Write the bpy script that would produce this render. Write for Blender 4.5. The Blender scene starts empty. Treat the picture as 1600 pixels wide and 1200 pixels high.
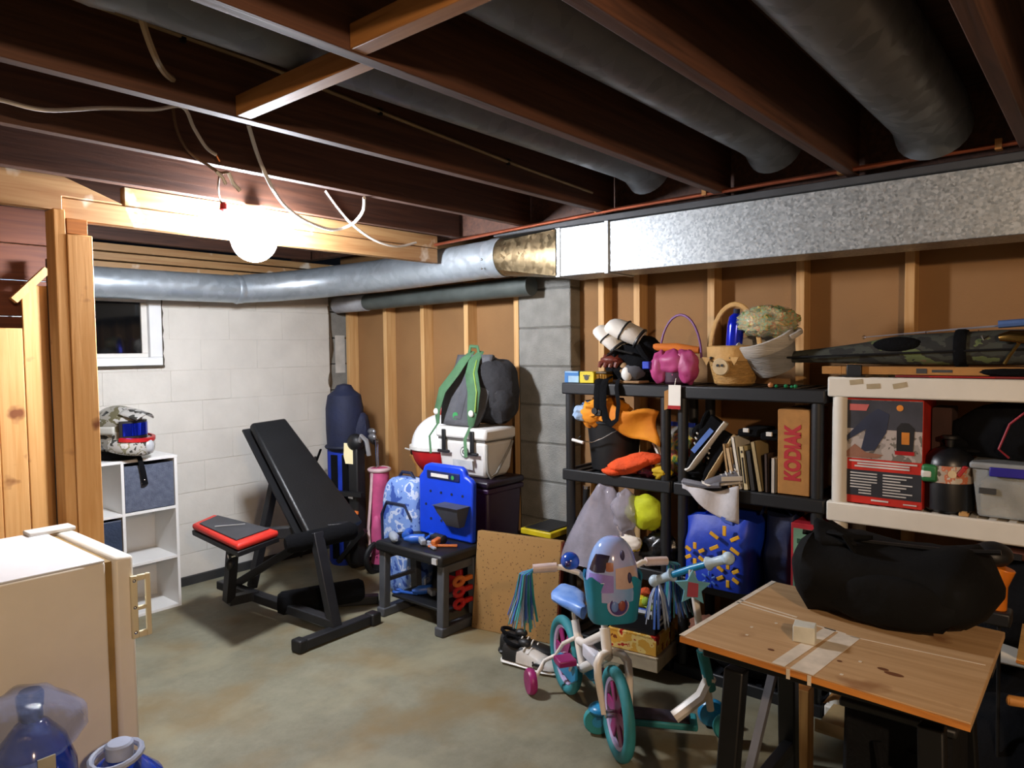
import bpy, math, random
from mathutils import Vector as V, Matrix as M, noise as NZ
S = bpy.context.scene; COL = S.collection; PI = math.pi
random.seed(7)
# ---------------------------------------------------------------- camera, light, exposure
CAMPOS = V((0, 0, 1.5)); FPX = 1112.74
R3 = ((0.64467922, -0.04457888, 0.7631523), (-0.76437337, -0.02316283, 0.64435769), (-0.01104798, -0.99873731, -0.04900751))
cd = bpy.data.cameras.new('camera'); cd.sensor_width = 36; cd.lens = FPX/1600*36; cd.clip_start = .02
cam = bpy.data.objects.new('camera', cd); COL.objects.link(cam); S.camera = cam
cam.matrix_world = M(((R3[0][0], -R3[0][1], -R3[0][2], 0), (R3[1][0], -R3[1][1], -R3[1][2], 0), (R3[2][0], -R3[2][1], -R3[2][2], 1.5), (0, 0, 0, 1)))
S.view_settings.view_transform = 'Standard'; S.view_settings.look = 'None'; S.view_settings.gamma = 1
S.view_settings.use_curve_mapping = False; S.view_settings.exposure = 0.0
w = bpy.data.worlds.new('world'); S.world = w; w.use_nodes = True
w.node_tree.nodes['Background'].inputs[0].default_value = (.6, .7, 1, 1); w.node_tree.nodes['Background'].inputs[1].default_value = 0.004
GLOBE_EMIT = 520.0      # the globe lamp over the header
WARM_W = 175.0           # the bare bulb behind the photographer
lw = bpy.data.lights.new('bulb_glow', 'POINT'); lw.energy = WARM_W; lw.color = (1, .71, .46); lw.shadow_soft_size = .04
lo = bpy.data.objects.new('bulb_glow', lw); COL.objects.link(lo); lo.location = (-.15, -1.0, 2.04)
# ---------------------------------------------------------------- helpers
def ray(px, py): return V([R3[i][0]*(px-800)+R3[i][1]*(py-600)+R3[i][2]*FPX for i in range(3)])
def ax(px, py, x): d = ray(px, py); return CAMPOS+d*(x/d.x)
def ay(px, py, y): d = ray(px, py); return CAMPOS+d*(y/d.y)
def az(px, py, z): d = ray(px, py); return CAMPOS+d*((z-1.5)/d.z)
def lin(h):
    h = h.lstrip('#'); h = ''.join(q*2 for q in h) if len(h) == 3 else h; c = [int(h[i:i+2], 16)/255 for i in (0, 2, 4)]
    return tuple((x/12.92 if x <= .04045 else ((x+.055)/1.055)**2.4) for x in c)+(1,)
_m = {}
def nodes(name):
    m = bpy.data.materials.new(name); m.use_nodes = True; nt = m.node_tree
    return m, nt, nt.nodes['Principled BSDF'], (lambda t: nt.nodes.new(t)), nt.links.new
def mat(name, h='888888', rough=.6, metal=0, var=.18, vs=9, bump=0, bs=80, h2=None, st=(1, 1, 1), alpha=1, emit=0, trans=0, const=None, coat=0, spec=.5):
    if name in _m: return _m[name]
    m, nt, b, N, L = nodes(name)
    c1 = lin(h); c2 = lin(h2) if h2 else tuple(x*(1-var*2) for x in c1[:3])+(1,)
    tc = N('ShaderNodeTexCoord'); mp = N('ShaderNodeMapping'); mp.inputs['Scale'].default_value = st; L(tc.outputs['Object'], mp.inputs[0])
    nz = N('ShaderNodeTexNoise'); nz.inputs['Scale'].default_value = vs; nz.inputs['Detail'].default_value = 4; L(mp.outputs[0], nz.inputs['Vector'])
    cr = N('ShaderNodeValToRGB'); L(nz.outputs[0], cr.inputs[0])
    if const:
        cr.color_ramp.interpolation = 'CONSTANT'; e = cr.color_ramp.elements
        e[0].position = 0; e[0].color = lin(const[0][1]); e[1].position = const[1][0]; e[1].color = lin(const[1][1])
        for p, hh in const[2:]: q = e.new(p); q.color = lin(hh)
    else:
        cr.color_ramp.elements[0].position = .32; cr.color_ramp.elements[1].position = .68
        cr.color_ramp.elements[0].color = c2; cr.color_ramp.elements[1].color = c1
    L(cr.outputs[0], b.inputs['Base Color'])
    b.inputs['Roughness'].default_value = rough; b.inputs['Metallic'].default_value = metal
    b.inputs['Alpha'].default_value = alpha; b.inputs['Transmission Weight'].default_value = trans; b.inputs['Coat Weight'].default_value = coat; b.inputs['Specular IOR Level'].default_value = spec
    if emit: b.inputs['Emission Color'].default_value = c1; b.inputs['Emission Strength'].default_value = emit
    if bump:
        n2 = N('ShaderNodeTexNoise'); n2.inputs['Scale'].default_value = bs; n2.inputs['Detail'].default_value = 5; L(mp.outputs[0], n2.inputs['Vector'])
        bp = N('ShaderNodeBump'); bp.inputs['Strength'].default_value = bump; bp.inputs['Distance'].default_value = .01
        L(n2.outputs[0], bp.inputs['Height']); L(bp.outputs[0], b.inputs['Normal'])
    _m[name] = m; return m
def wood(name, h1, h2, axis='x', rough=.65, knots=None):
    if name in _m: return _m[name]
    m, nt, b, N, L = nodes(name)
    s = dict(x=(.7, 14, 14), y=(14, .7, 14), z=(14, 14, .7))[axis]
    tc = N('ShaderNodeTexCoord'); mp = N('ShaderNodeMapping'); mp.inputs['Scale'].default_value = s; L(tc.outputs['Object'], mp.inputs[0])
    nz = N('ShaderNodeTexNoise'); nz.inputs['Scale'].default_value = 3.5; nz.inputs['Detail'].default_value = 6; nz.inputs['Distortion'].default_value = .6; L(mp.outputs[0], nz.inputs['Vector'])
    cr = N('ShaderNodeValToRGB'); L(nz.outputs[0], cr.inputs[0]); e = cr.color_ramp.elements
    e[0].position = .28; e[0].color = lin(h2); e[1].position = .62; e[1].color = lin(h1)
    out = cr.outputs[0]
    if knots:
        n2 = N('ShaderNodeTexNoise'); n2.inputs['Scale'].default_value = 7; n2.inputs['Detail'].default_value = 3; L(tc.outputs['Object'], n2.inputs['Vector'])
        r2 = N('ShaderNodeValToRGB'); r2.color_ramp.elements[0].position = .63; r2.color_ramp.elements[1].position = .72; L(n2.outputs[0], r2.inputs[0])
        mx = N('ShaderNodeMixRGB'); L(r2.outputs[0], mx.inputs[0]); L(out, mx.inputs[1]); mx.inputs[2].default_value = lin(knots); out = mx.outputs[0]
    L(out, b.inputs['Base Color']); b.inputs['Roughness'].default_value = rough
    bp = N('ShaderNodeBump'); bp.inputs['Strength'].default_value = .25; bp.inputs['Distance'].default_value = .004; L(nz.outputs[0], bp.inputs['Height']); L(bp.outputs[0], b.inputs['Normal'])
    _m[name] = m; return m
def galv(name, h1, h2, rough=.38, scale=70, metal=.9):
    if name in _m: return _m[name]
    m, nt, b, N, L = nodes(name)
    tc = N('ShaderNodeTexCoord'); vo = N('ShaderNodeTexVoronoi'); vo.inputs['Scale'].default_value = scale; L(tc.outputs['Object'], vo.inputs['Vector'])
    sp = N('ShaderNodeSeparateColor'); L(vo.outputs['Color'], sp.inputs[0])
    mx = N('ShaderNodeMixRGB'); L(sp.outputs[0], mx.inputs[0]); mx.inputs[1].default_value = lin(h1); mx.inputs[2].default_value = lin(h2); L(mx.outputs[0], b.inputs['Base Color'])
    mr = N('ShaderNodeMapRange'); mr.inputs[3].default_value = rough-.08; mr.inputs[4].default_value = rough+.12; L(sp.outputs[1], mr.inputs[0]); L(mr.outputs[0], b.inputs['Roughness'])
    b.inputs['Metallic'].default_value = metal
    _m[name] = m; return m
def frame_of(d):
    d = V(d).normalized(); a = V((0, 0, 1)) if abs(d.z) < .95 else V((1, 0, 0))
    u = d.cross(a).normalized(); return u, u.cross(d).normalized(), d
class MB:
    def __init__(s): s.v = []; s.f = []
    def add(s, vs, fs, X=None):
        o = len(s.v); s.v += [(X @ V(q)) if X else V(q) for q in vs]; s.f += [tuple(i+o for i in f) for f in fs]; return s
    def box(s, c, z, X=None):
        vs = [(c[0]+z[0]*i/2, c[1]+z[1]*j/2, c[2]+z[2]*k/2) for i in (-1, 1) for j in (-1, 1) for k in (-1, 1)]
        return s.add(vs, [(0, 1, 3, 2), (4, 6, 7, 5), (0, 4, 5, 1), (2, 3, 7, 6), (0, 2, 6, 4), (1, 5, 7, 3)], X)
    def bb(s, a, b, X=None): return s.box([(p+q)/2 for p, q in zip(a, b)], [abs(q-p) for p, q in zip(a, b)], X)
    def rings(s, rr, cap=True, close=False, X=None):
        n = len(rr[0]); vs = [p for r in rr for p in r]; fs = []; k = len(rr)
        for i in range(k if close else k-1):
            a, b = i*n, ((i+1) % k)*n
            fs += [(a+j, a+(j+1) % n, b+(j+1) % n, b+j) for j in range(n)]
        if cap and not close: fs += [tuple(range(n-1, -1, -1)), tuple((k-1)*n+j for j in range(n))]
        return s.add(vs, fs, X)
    def tube(s, pts, r, n=8, cap=True, close=False, flat=1, X=None):
        pts = [V(p) for p in pts]; k = len(pts); rr = []; u = None
        for i, p in enumerate(pts):
            a = pts[i-1] if (i or close) else p; b = pts[(i+1) % k] if (i < k-1 or close) else p
            d = (b-a).normalized()
            if u is None: u, v, _ = frame_of(d)
            else: u = (u-d*u.dot(d)).normalized(); v = u.cross(d).normalized()
            q = r[i] if isinstance(r, (list, tuple)) else r
            rr.append([p+u*math.cos(2*PI*j/n)*q+v*math.sin(2*PI*j/n)*q*flat for j in range(n)])
        return s.rings(rr, cap, close, X)
    def bar(s, a, b, w, h, up=(0, 0, 1)):
        a, b = V(a), V(b); d = (b-a).normalized(); u = d.cross(V(up)).normalized(); v = u.cross(d)
        vs = [p+u*i*w/2+v*j*h/2 for p in (a, b) for i, j in ((-1, -1), (1, -1), (1, 1), (-1, 1))]
        return s.add(vs, [(3, 2, 1, 0), (4, 5, 6, 7), (0, 1, 5, 4), (1, 2, 6, 5), (2, 3, 7, 6), (3, 0, 4, 7)])
    def lathe(s, prof, c=(0, 0, 0), n=20, sx=1, sy=1, axis=None, X=None):
        c = V(c); u, v, d = (V((1, 0, 0)), V((0, 1, 0)), V((0, 0, 1))) if axis is None else frame_of(axis)
        rr = [[c+u*math.cos(2*PI*j/n)*r*sx+v*math.sin(2*PI*j/n)*r*sy+d*z for j in range(n)] for r, z in prof]
        return s.rings(rr, True, False, X)
    def ell(s, c, r, nu=20, nv=12, amp=0, fr=6, seed=0, X=None, zmin=None, sq=1):
        c = V(c); rr = []
        def pw(t): return math.copysign(abs(t)**sq, t)
        for i in range(nv+1):
            t = -PI/2+PI*i/nv; t = max(min(t, PI/2-.03), -PI/2+.03); ring = []
            for j in range(nu):
                a = 2*PI*j/nu; q = V((pw(math.cos(t))*pw(math.cos(a)), pw(math.cos(t))*pw(math.sin(a)), pw(math.sin(t))))
                k = 1+(amp*NZ.noise(q*fr*.5+V((seed*7.3, seed*3.1, seed))) if amp else 0)
                p = V((q.x*r[0]*k, q.y*r[1]*k, q.z*r[2]*k))
                if zmin is not None and p.z < zmin: p.z = zmin
                ring.append(c+p)
            rr.append(ring)
        return s.rings(rr, True, False, X)
    def prism(s, poly, o, u, v, d):
        o, u, v, d = V(o), V(u), V(v), V(d); n = len(poly)
        return s.rings([[o+u*p[0]+v*p[1] for p in poly], [o+u*p[0]+v*p[1]+d for p in poly]])
    def grid(s, fn, nu, nv):
        vs = [fn(i/nu, j/nv) for j in range(nv+1) for i in range(nu+1)]
        return s.add(vs, [(j*(nu+1)+i, j*(nu+1)+i+1, (j+1)*(nu+1)+i+1, (j+1)*(nu+1)+i) for j in range(nv) for i in range(nu)])
    def quad(s, a, b, c, d, t):
        a, b, c, d = V(a), V(b), V(c), V(d); n = (b-a).cross(d-a).normalized()*t
        return s.add([a, b, c, d, a+n, b+n, c+n, d+n], [(3, 2, 1, 0), (4, 5, 6, 7), (0, 1, 5, 4), (1, 2, 6, 5), (2, 3, 7, 6), (3, 0, 4, 7)])
def mesh_of(name, mb, m, off=None, ang=38):
    me = bpy.data.meshes.new(name); me.from_pydata([(q-off) if off else q for q in mb.v], [], mb.f); me.validate()
    import bmesh
    bm = bmesh.new(); bm.from_mesh(me); bmesh.ops.recalc_face_normals(bm, faces=bm.faces); bm.to_mesh(me); bm.free()
    me.shade_smooth(); me.set_sharp_from_angle(angle=math.radians(ang)); me.materials.append(m); return me
def org(o):   # world origin of an unrotated parent chain
    p = V((0, 0, 0))
    while o: p = p+V(o.location); o = o.parent
    return p
def P(name, mb, m, parent=None, bev=0, w=True, thick=0, label=None, ang=38, sub=0, kind=None):
    # w: coordinates are world metres and the parent chain is unrotated; otherwise local to the parent
    off = org(parent) if (w and parent) else None
    o = bpy.data.objects.new(name, mesh_of(name, mb, m, off, ang)); COL.objects.link(o); o.parent = parent
    if thick: q = o.modifiers.new('solid', 'SOLIDIFY'); q.thickness = thick; q.offset = 0
    if bev: q = o.modifiers.new('bevel', 'BEVEL'); q.width = bev; q.segments = 2; q.limit_method = 'ANGLE'; q.angle_limit = .6
    if sub: q = o.modifiers.new('sub', 'SUBSURF'); q.levels = sub; q.render_levels = sub
    if label: o['label'] = label
    if kind: o['kind'] = kind
    return o
def tag(o, label, cat, group=None):
    o['label'] = label; o['category'] = cat
    if group: o['group'] = group
    return o
def thing(name, label, cat, loc=(0, 0, 0), rz=0, group=None):
    o = bpy.data.objects.new(name, None); COL.objects.link(o); o.location = loc; o.rotation_euler = (0, 0, rz); o.empty_display_size = .05
    return tag(o, label, cat, group)
def struct(name, mb, m, parent=None, label=None, **k):
    o = P(name, mb, m, parent, **k)
    if not parent: o['kind'] = 'structure'
    if label: o['label'] = label
    return o
def sroot(name, label, loc=(0, 0, 0)):
    o = bpy.data.objects.new(name, None); COL.objects.link(o); o.location = loc; o['kind'] = 'structure'; o['label'] = label; return o
def dup(root, loc, label=None, rz=None):
    def cp(o, par):
        c = o.copy(); COL.objects.link(c); c.parent = par
        for ch in list(o.children): cp(ch, c)
        return c
    r = cp(root, None); r.location = loc
    if rz is not None: r.rotation_euler = (0, 0, rz)
    if label: r['label'] = label
    return r
def text(body, h, m, parent, mw, name='lettering', bold=.0, sx=1, ext=.0008):
    cu = bpy.data.curves.new(name, 'FONT'); cu.body = body; cu.size = h; cu.align_x = 'CENTER'; cu.align_y = 'CENTER'; cu.extrude = ext; cu.offset = bold
    t = bpy.data.objects.new('tmp', cu); COL.objects.link(t)
    me = bpy.data.meshes.new_from_object(t); bpy.data.objects.remove(t)
    me.transform(mw @ M.Diagonal((sx, 1, 1, 1))); me.materials.clear(); me.materials.append(m)
    o = bpy.data.objects.new(name, me); COL.objects.link(o); o.parent = parent; return o
def basis(o, u, v):   # matrix whose x runs along u, y along v
    u = V(u).normalized(); v = V(v).normalized(); n = u.cross(v).normalized(); v = n.cross(u)
    return M(((u.x, v.x, n.x, o[0]), (u.y, v.y, n.y, o[1]), (u.z, v.z, n.z, o[2]), (0, 0, 0, 1)))
def rot(c, ax_, deg): return M.Translation(c) @ M.Rotation(math.radians(deg), 4, ax_) @ M.Translation(-V(c))
# ---------------------------------------------------------------- shared materials
black = mat('black_plastic', '111215', .5, var=.15); blackc = mat('black_cloth', '0e0f12', .95, bump=.4, bs=60, spec=.12); dgrey = mat('dark_grey_plastic', '3c3e44', .55)
white = mat('white_plastic', 'd8d6d0', .45, var=.05); blackm = mat('black_metal', '121316', .4, metal=.3)
chrome = mat('chrome', 'd0d0d0', .15, metal=1, var=.03); teal = mat('teal_rubber', '2f8f96', .6); kraft = mat('kraft_card', 'a8773c', .8, var=.1, vs=25)
red = mat('red_plastic', 'b3181c', .4); blue = mat('bright_blue_plastic', '0d3fd2', .4, var=.08); cream = mat('cream_plastic', 'd9cfae', .45, var=.04)
jw = wood('joist_wood', '523222', '361e13', 'x', .7); pine = wood('pine_upright', 'd2a064', 'c28c4c', 'z', .55, '7a4520'); pineh = wood('pine_header', 'ab8659', '94693f', 'x', .6, 'd8cbb8')
stud_m = wood('stud_wood', 'cfa670', 'ba8c54', 'z', .65); brwood = wood('blocking_wood', 'a8743f', '8a5a2c', 'y', .6)
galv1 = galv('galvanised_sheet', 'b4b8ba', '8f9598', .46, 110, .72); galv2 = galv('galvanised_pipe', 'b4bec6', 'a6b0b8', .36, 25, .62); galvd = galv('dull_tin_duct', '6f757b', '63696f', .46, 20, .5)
# ================================================================ room shell
m, nt, b, N, L = nodes('floor_concrete')
tc = N('ShaderNodeTexCoord'); n1 = N('ShaderNodeTexNoise'); n1.inputs['Scale'].default_value = 1.7; n1.inputs['Detail'].default_value = 8; n1.inputs['Roughness'].default_value = .78; L(tc.outputs['Object'], n1.inputs['Vector'])
r1 = N('ShaderNodeValToRGB'); e = r1.color_ramp.elements; e[0].position = .3; e[0].color = lin('615e4c'); e[1].position = .7; e[1].color = lin('888673'); L(n1.outputs[0], r1.inputs[0])
n2 = N('ShaderNodeTexNoise'); n2.inputs['Scale'].default_value = 2.6; n2.inputs['Detail'].default_value = 7; n2.inputs['Distortion'].default_value = .3; L(tc.outputs['Object'], n2.inputs['Vector'])
r2 = N('ShaderNodeValToRGB'); r2.color_ramp.elements[0].position = .47; r2.color_ramp.elements[1].position = .72; L(n2.outputs[0], r2.inputs[0])
mx = N('ShaderNodeMixRGB'); L(r2.outputs[0], mx.inputs[0]); L(r1.outputs[0], mx.inputs[1]); mx.inputs[2].default_value = lin('75633f')
n3 = N('ShaderNodeTexNoise'); n3.inputs['Scale'].default_value = 2.2; n3.inputs['Detail'].default_value = 9; n3.inputs['Distortion'].default_value = .35; L(tc.outputs['Object'], n3.inputs['Vector'])
r3 = N('ShaderNodeValToRGB'); r3.color_ramp.elements[0].position = .55; r3.color_ramp.elements[1].position = .72; L(n3.outputs[0], r3.inputs[0])
mx2 = N('ShaderNodeMixRGB'); L(r3.outputs[0], mx2.inputs[0]); L(mx.outputs[0], mx2.inputs[1]); mx2.inputs[2].default_value = lin('8d8870')
L(mx2.outputs[0], b.inputs['Base Color']); b.inputs['Roughness'].default_value = .6
bp = N('ShaderNodeBump'); bp.inputs['Strength'].default_value = .25; bp.inputs['Distance'].default_value = .01; L(n3.outputs[0], bp.inputs['Height']); L(bp.outputs[0], b.inputs['Normal'])
floor_m = m
struct('floor', MB().bb((-1.7, -2.3, -.08), (3.7, 4.9, 0)), floor_m, label='stained grey concrete basement floor')
# ceiling: subfloor with joists and blocking
ceil = struct('ceiling', MB().bb((-1.7, -2.3, 2.42), (3.7, 4.9, 2.46)), wood('subfloor_board', '4a3020', '35200f', 'y', .8), label='dark underside of the floor above with open joists')
for y in (-1.9, -1.36, -.83, -.3, .235, .785, 1.3, 1.89, 2.41, 2.94, 3.47, 3.99, 4.42):
    struct('joist', MB().bb((-1.7, y-.02, 2.15), (3.0 if y > .5 else 2.95, y+.02, 2.42)), jw, ceil, bev=.003)
for a, c in (((1.065, 1.32), (1.065, 1.87)), ((1.005, .805), (1.005, 1.28))):
    P('blocking', MB().bb((a[0]-.022, a[1], 2.152), (a[0]+.022, c[1], 2.208)), brwood, ceil, bev=.003)
struct('end_beam', MB().bb((3.03, -2.3, 2.16), (3.1, 4.7, 2.42)), jw, ceil, bev=.003)
# white block wall with window
wallp = mat('white_painted_block', 'cfccc4', .75, var=.06, vs=5, bump=.25, bs=35); WX0, WX1, WZ0, WZ1 = 1.2, 1.99, 1.424, 1.86
wb = MB().bb((-1.7, 4.553, 0), (3.245, 4.72, WZ0)).bb((-1.7, 4.553, WZ0), (WX0, 4.72, 1.975)).bb((WX1, 4.553, WZ0), (3.245, 4.72, 1.975)).bb((WX0, 4.553, WZ1), (WX1, 4.72, 1.975))
wall_back = struct('wall_back', wb, wallp, label='white painted concrete block wall')
def clipblock(x0, x1, z0, z1):
    if x1 <= WX0 or x0 >= WX1 or z1 <= WZ0 or z0 >= WZ1: return [(x0, x1, z0, z1)]
    out = []
    if x0 < WX0: out.append((x0, WX0, z0, z1))
    if x1 > WX1: out.append((WX1, x1, z0, z1))
    xa, xb = max(x0, WX0), min(x1, WX1)
    if z0 < WZ0: out.append((xa, xb, z0, WZ0))
    if z1 > WZ1: out.append((xa, xb, WZ1, z1))
    return out
for r in range(10):
    z0, z1 = r*.198, min((r+1)*.198, 1.975); x = .045-(.2 if r % 2 else 0)
    while x < 3.24:
        for q in clipblock(max(x, -.2), min(x+.4, 3.245), z0, z1):
            if q[1]-q[0] > .03 and q[3]-q[2] > .02:
                P('block', MB().bb((q[0]+.0015, 4.549+random.uniform(0, .0012), q[2]+.0015), (q[1]-.0015, 4.5535, q[3]-.0015)), wallp, wall_back, bev=.0015)
        x += .4
rawblock = mat('raw_concrete_block', '8b8a84', .9, var=.12, vs=12, bump=.6, bs=120)
for r in range(10): P('raw_block', MB().bb((3.262, 4.6, r*.2+.004), (3.5, 4.72, r*.2+.196)), rawblock, wall_back, bev=.004, label='unpainted grey concrete block in the corner')
P('foam_seal', MB().tube([(3.25+.012*math.sin(z*9), 4.56+.008*math.sin(z*23), z) for z in [i*.08 for i in range(24)]], [.011+.004*math.sin(i*2.1) for i in range(24)], 6), mat('brown_foam', '5a4a38', .9), wall_back)
P('paper_label', MB().bb((3.33, 4.594, 1.33), (3.42, 4.598, 1.62)), mat('paper', 'c9c6bf', .8), wall_back)
for i in range(3): P('sill_plate', MB().bb((-.2, 4.44+.035*i, 1.985+i*.058), (3.3, 4.72, 2.03+i*.058)), pineh, wall_back, bev=.003)
struct('baseboard_back', MB().bb((1.95, 4.525, 0), (3.25, 4.548, .055)), mat('damp_tar_strip', '2a2b2c', .7), label='dark strip along the foot of the white wall')
win = sroot('window_1', 'small basement window in a white frame with dark glass', (1.6, 4.55, 1.424))
wf = MB().bb((WX0, 4.52, WZ0), (WX1, 4.6, WZ0+.05)).bb((WX0, 4.52, WZ1-.03), (WX1, 4.6, WZ1)).bb((WX1-.075, 4.52, WZ0+.05), (WX1, 4.6, WZ1-.03)).bb((WX0, 4.52, WZ0+.05), (WX0+.06, 4.6, WZ1-.03))
P('window_frame', wf, mat('white_window_vinyl', 'dde0e2', .4, var=.03), win, bev=.004)
x1 = WX1-.075
P('sash', MB().bb((WX0+.06, 4.55, WZ0+.05), (x1, 4.58, WZ0+.075)).bb((x1-.035, 4.55, WZ0+.075), (x1, 4.58, WZ1-.05)).bb((WX0+.06, 4.55, WZ1-.05), (x1, 4.58, WZ1-.03)).bb((WX0+.06, 4.55, WZ0+.075), (WX0+.09, 4.58, WZ1-.05)), white, win, bev=.003)
P('pane', MB().bb((WX0+.09, 4.562, WZ0+.075), (x1-.035, 4.568, WZ1-.05)), mat('night_glass', '0b0d0f', .04, var=0), win)
P('gasket', MB().bb((WX0, 4.53, WZ0-.014), (WX1+.014, 4.556, WZ0)).tube([(WX1+.008+.004*math.sin(i*2.3), 4.543, WZ0+i*.036) for i in range(13)], .008, 6), mat('caulk_dirt', '4a4338', .9), win, label='dirty brown sealant round the frame')
# stud wall on the right
wr = sroot('wall_right', 'open stud wall with brown board sheathing', (3.45, 2.2, 0))
P('sheathing', MB().bb((3.489, -2.3, 0), (3.52, 4.72, 2.42)), mat('brown_fibreboard', '916b42', .85, var=.08, vs=3, bump=.1), wr)
P('bottom_plate', MB().bb((3.4, -2.3, 0), (3.489, 4.59, .038)), stud_m, wr); P('top_plate', MB().bb((3.4, -2.3, 2.1), (3.489, 4.59, 2.138)), stud_m, wr)
for px in (541, 599, 657, 725, 803, 935, 990, 1105, 1243, 1412):
    y = ax(px, 540, 3.4).y; P('stud', MB().bb((3.4, y-.038, .038), (3.489, y, 2.1)), stud_m, wr, bev=.002)
for y in (.24, -.2, -.65, -1.1, -1.6): P('stud', MB().bb((3.4, y-.038, .038), (3.489, y, 2.1)), stud_m, wr, bev=.002)
col = sroot('concrete_pillar', 'grey concrete block pillar between the stud bays', (3.45, 2.6, 0))
for r in range(9): P('block', MB().bb((3.385+random.uniform(-.002, .002), 2.41, r*.232+.004), (3.489, 2.80, r*.232+.229)), rawblock, col, bev=.008)
P('mortar', MB().bb((3.391, 2.414, 0), (3.489, 2.797, 2.1)), mat('mortar_grey', '75746e', .95, bump=.4), col)
# room behind the camera
shell = mat('bare_basement_wall', '8d867a', .85, bump=.3, bs=30)
struct('wall_left', MB().bb((-1.75, -2.3, 0), (-1.7, 4.9, 2.42)), shell, label='bare grey side wall of the basement')
struct('wall_front', MB().bb((-1.7, -2.35, 0), (3.7, -2.3, 2.42)), shell, label='bare grey wall behind the camera')
# partition: header, posts, plank wall
hd = sroot('trim_1', 'pine header beam of several boards under the joists', (1.6, 2.99, 2.0))
P('upper_board', MB().bb((1.2, 3.02, 2.088), (2.92, 3.06, 2.162)), pineh, hd, bev=.003)
P('lower_board', MB().bb((.978, 3.022, 2.004), (2.92, 3.065, 2.086)), pineh, hd, bev=.003)
P('splice_board', MB().prism([(-.9, 2.035), (.975, 2.035), (.975, 2.0875), (1.19, 2.0875), (.985, 2.162), (-.9, 2.162)], (0, 3.008, 0), (1, 0, 0), (0, 0, 1), (0, .045, 0)), pineh, hd, bev=.003, label='board with a slanting cut end')
po = sroot('trim_2', 'pine post made of two studs under the header', (1.0, 3.0, 0))
P('tall_stud', MB().bb((.932, 2.97, 0), (.971, 3.06, 2.033)), pine, po, bev=.003); P('short_stud', MB().bb((.973, 2.968, 0), (1.06, 3.008, 1.945)), pine, po, bev=.003); P('shim', MB().bb((.974, 2.97, 1.946), (1.045, 3.055, 2.003)), wood('dark_shim', 'b9722c', '9a5a1e', 'x'), po, bev=.002)
pw = sroot('trim_3', 'tongue and groove pine board partition beyond the post', (.6, 3.62, 0))
for i in range(11):
    x = 1.095-.1*i; P('plank', MB().bb((x-.098, 3.60+random.uniform(0, .003), 0), (x, 3.618, 1.8 if i == 0 else 1.62+random.uniform(-.01, .01))), pine, pw, bev=.004)
for i in range(5): P('back_board', MB().bb((.0, 3.70, 1.35+i*.16), (1.2, 3.72, 1.506+i*.16)), wood('red_brown_board', '6d3a20', '512513', 'x'), pw, bev=.003)
P('brace', MB().bar((.96, 3.585, 1.73), (1.09, 3.585, 1.87), .03, .035, (0, 1, 0)), pine, pw)
P('edge_strip', MB().bb((1.097, 3.56, 0), (1.115, 3.62, 1.92)), mat('grey_edge', '6d6a66', .6), pw)
# ================================================================ ducts, pipe, cables, lamp
def ring_path(pts, r, n=28): return MB().tube(pts, r, n)
rd = thing('round_duct', 'bright galvanised round duct running under the joists with an elbow by the white wall', 'duct', (2.6, 4.0, 1.8))
P('straight_pipe', ring_path([(.95, 4.33, 1.892), (2.38, 4.33, 1.905)], .088), galv2, rd)
P('collar', MB().tube([(2.37, 4.33, 1.905), (2.385, 4.33, 1.905), (2.4, 4.33, 1.906), (2.42, 4.33, 1.906)], [.09, .096, .092, .092], 28), galv2, rd)
P('elbow', ring_path([(2.41, 4.33, 1.907), (2.62, 4.29, 1.93), (2.82, 4.17, 1.955), (2.98, 3.97, 1.98), (3.05, 3.7, 1.99)], [.09, .096, .1, .104, .105]), galv2, rd, ang=25)
P('long_pipe', ring_path([(3.05, 3.71, 1.99), (3.06, 3.2, 2.003), (3.06, 2.66, 2.016)], [.1055, .106, .1065]), galv2, rd)
P('end_collar', MB().tube([(3.06, 2.72, 2.014), (3.06, 2.7, 2.015), (3.06, 2.62, 2.016)], [.108, .111, .111], 28), galv2, rd)
for z in (1.95, 2.0): P('screw', MB().ell((2.948, 2.7, z), (.006, .006, .006), 8, 5), chrome, rd)
rr = []
for t in (0, .15, 1):
    ring = []
    for j in range(32):
        a = 2*PI*j/32; c, s_ = math.cos(a), math.sin(a); k = 1/max(abs(c), abs(s_)); q = t if t < .5 else 1
        cx, cz = .106*c, .106*s_; sx, sz = .118*k*c, .118*k*s_
        ring.append((3.06+cx*(1-q)+sx*q, 2.625-.44*t, 2.016*(1-q)+1.988*q+cz*(1-q)+sz*q))
    rr.append(ring)
rc = thing('rectangular_duct', 'galvanised rectangular trunk duct along the stud wall', 'duct', (3.07, .5, 1.87))
P('transition', MB().rings(rr, False), galv('brownish_tin', '8a7a5e', '6f6148', .35, 40), rc, ang=20, label='brownish square to round transition')
P('end_plate', MB().bb((2.948, 2.16, 1.864), (3.185, 2.19, 2.112)), galv1, rc, bev=.002)
P('near_section', MB().bb((2.95, 1.885, 1.866), (3.182, 2.16, 2.11)), galv1, rc, bev=.003)
P('long_section', MB().bb((2.952, -2.25, 1.867), (3.182, 1.875, 2.109)), galv1, rc, bev=.003)
P('seam', MB().bb((2.942, 1.87, 1.86), (3.19, 1.892, 2.116)), galv2, rc, bev=.002)
P('top_flange', MB().bb((2.935, -2.25, 2.111), (3.19, 2.6, 2.14)), mat('dark_tape', '33363b', .6), rc, bev=.004, label='dark tape strip along the top edge')
d2 = thing('round_duct', 'dull grey thinner duct tucked behind the bright round duct', 'duct', (3.28, 3.5, 1.8))
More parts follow.
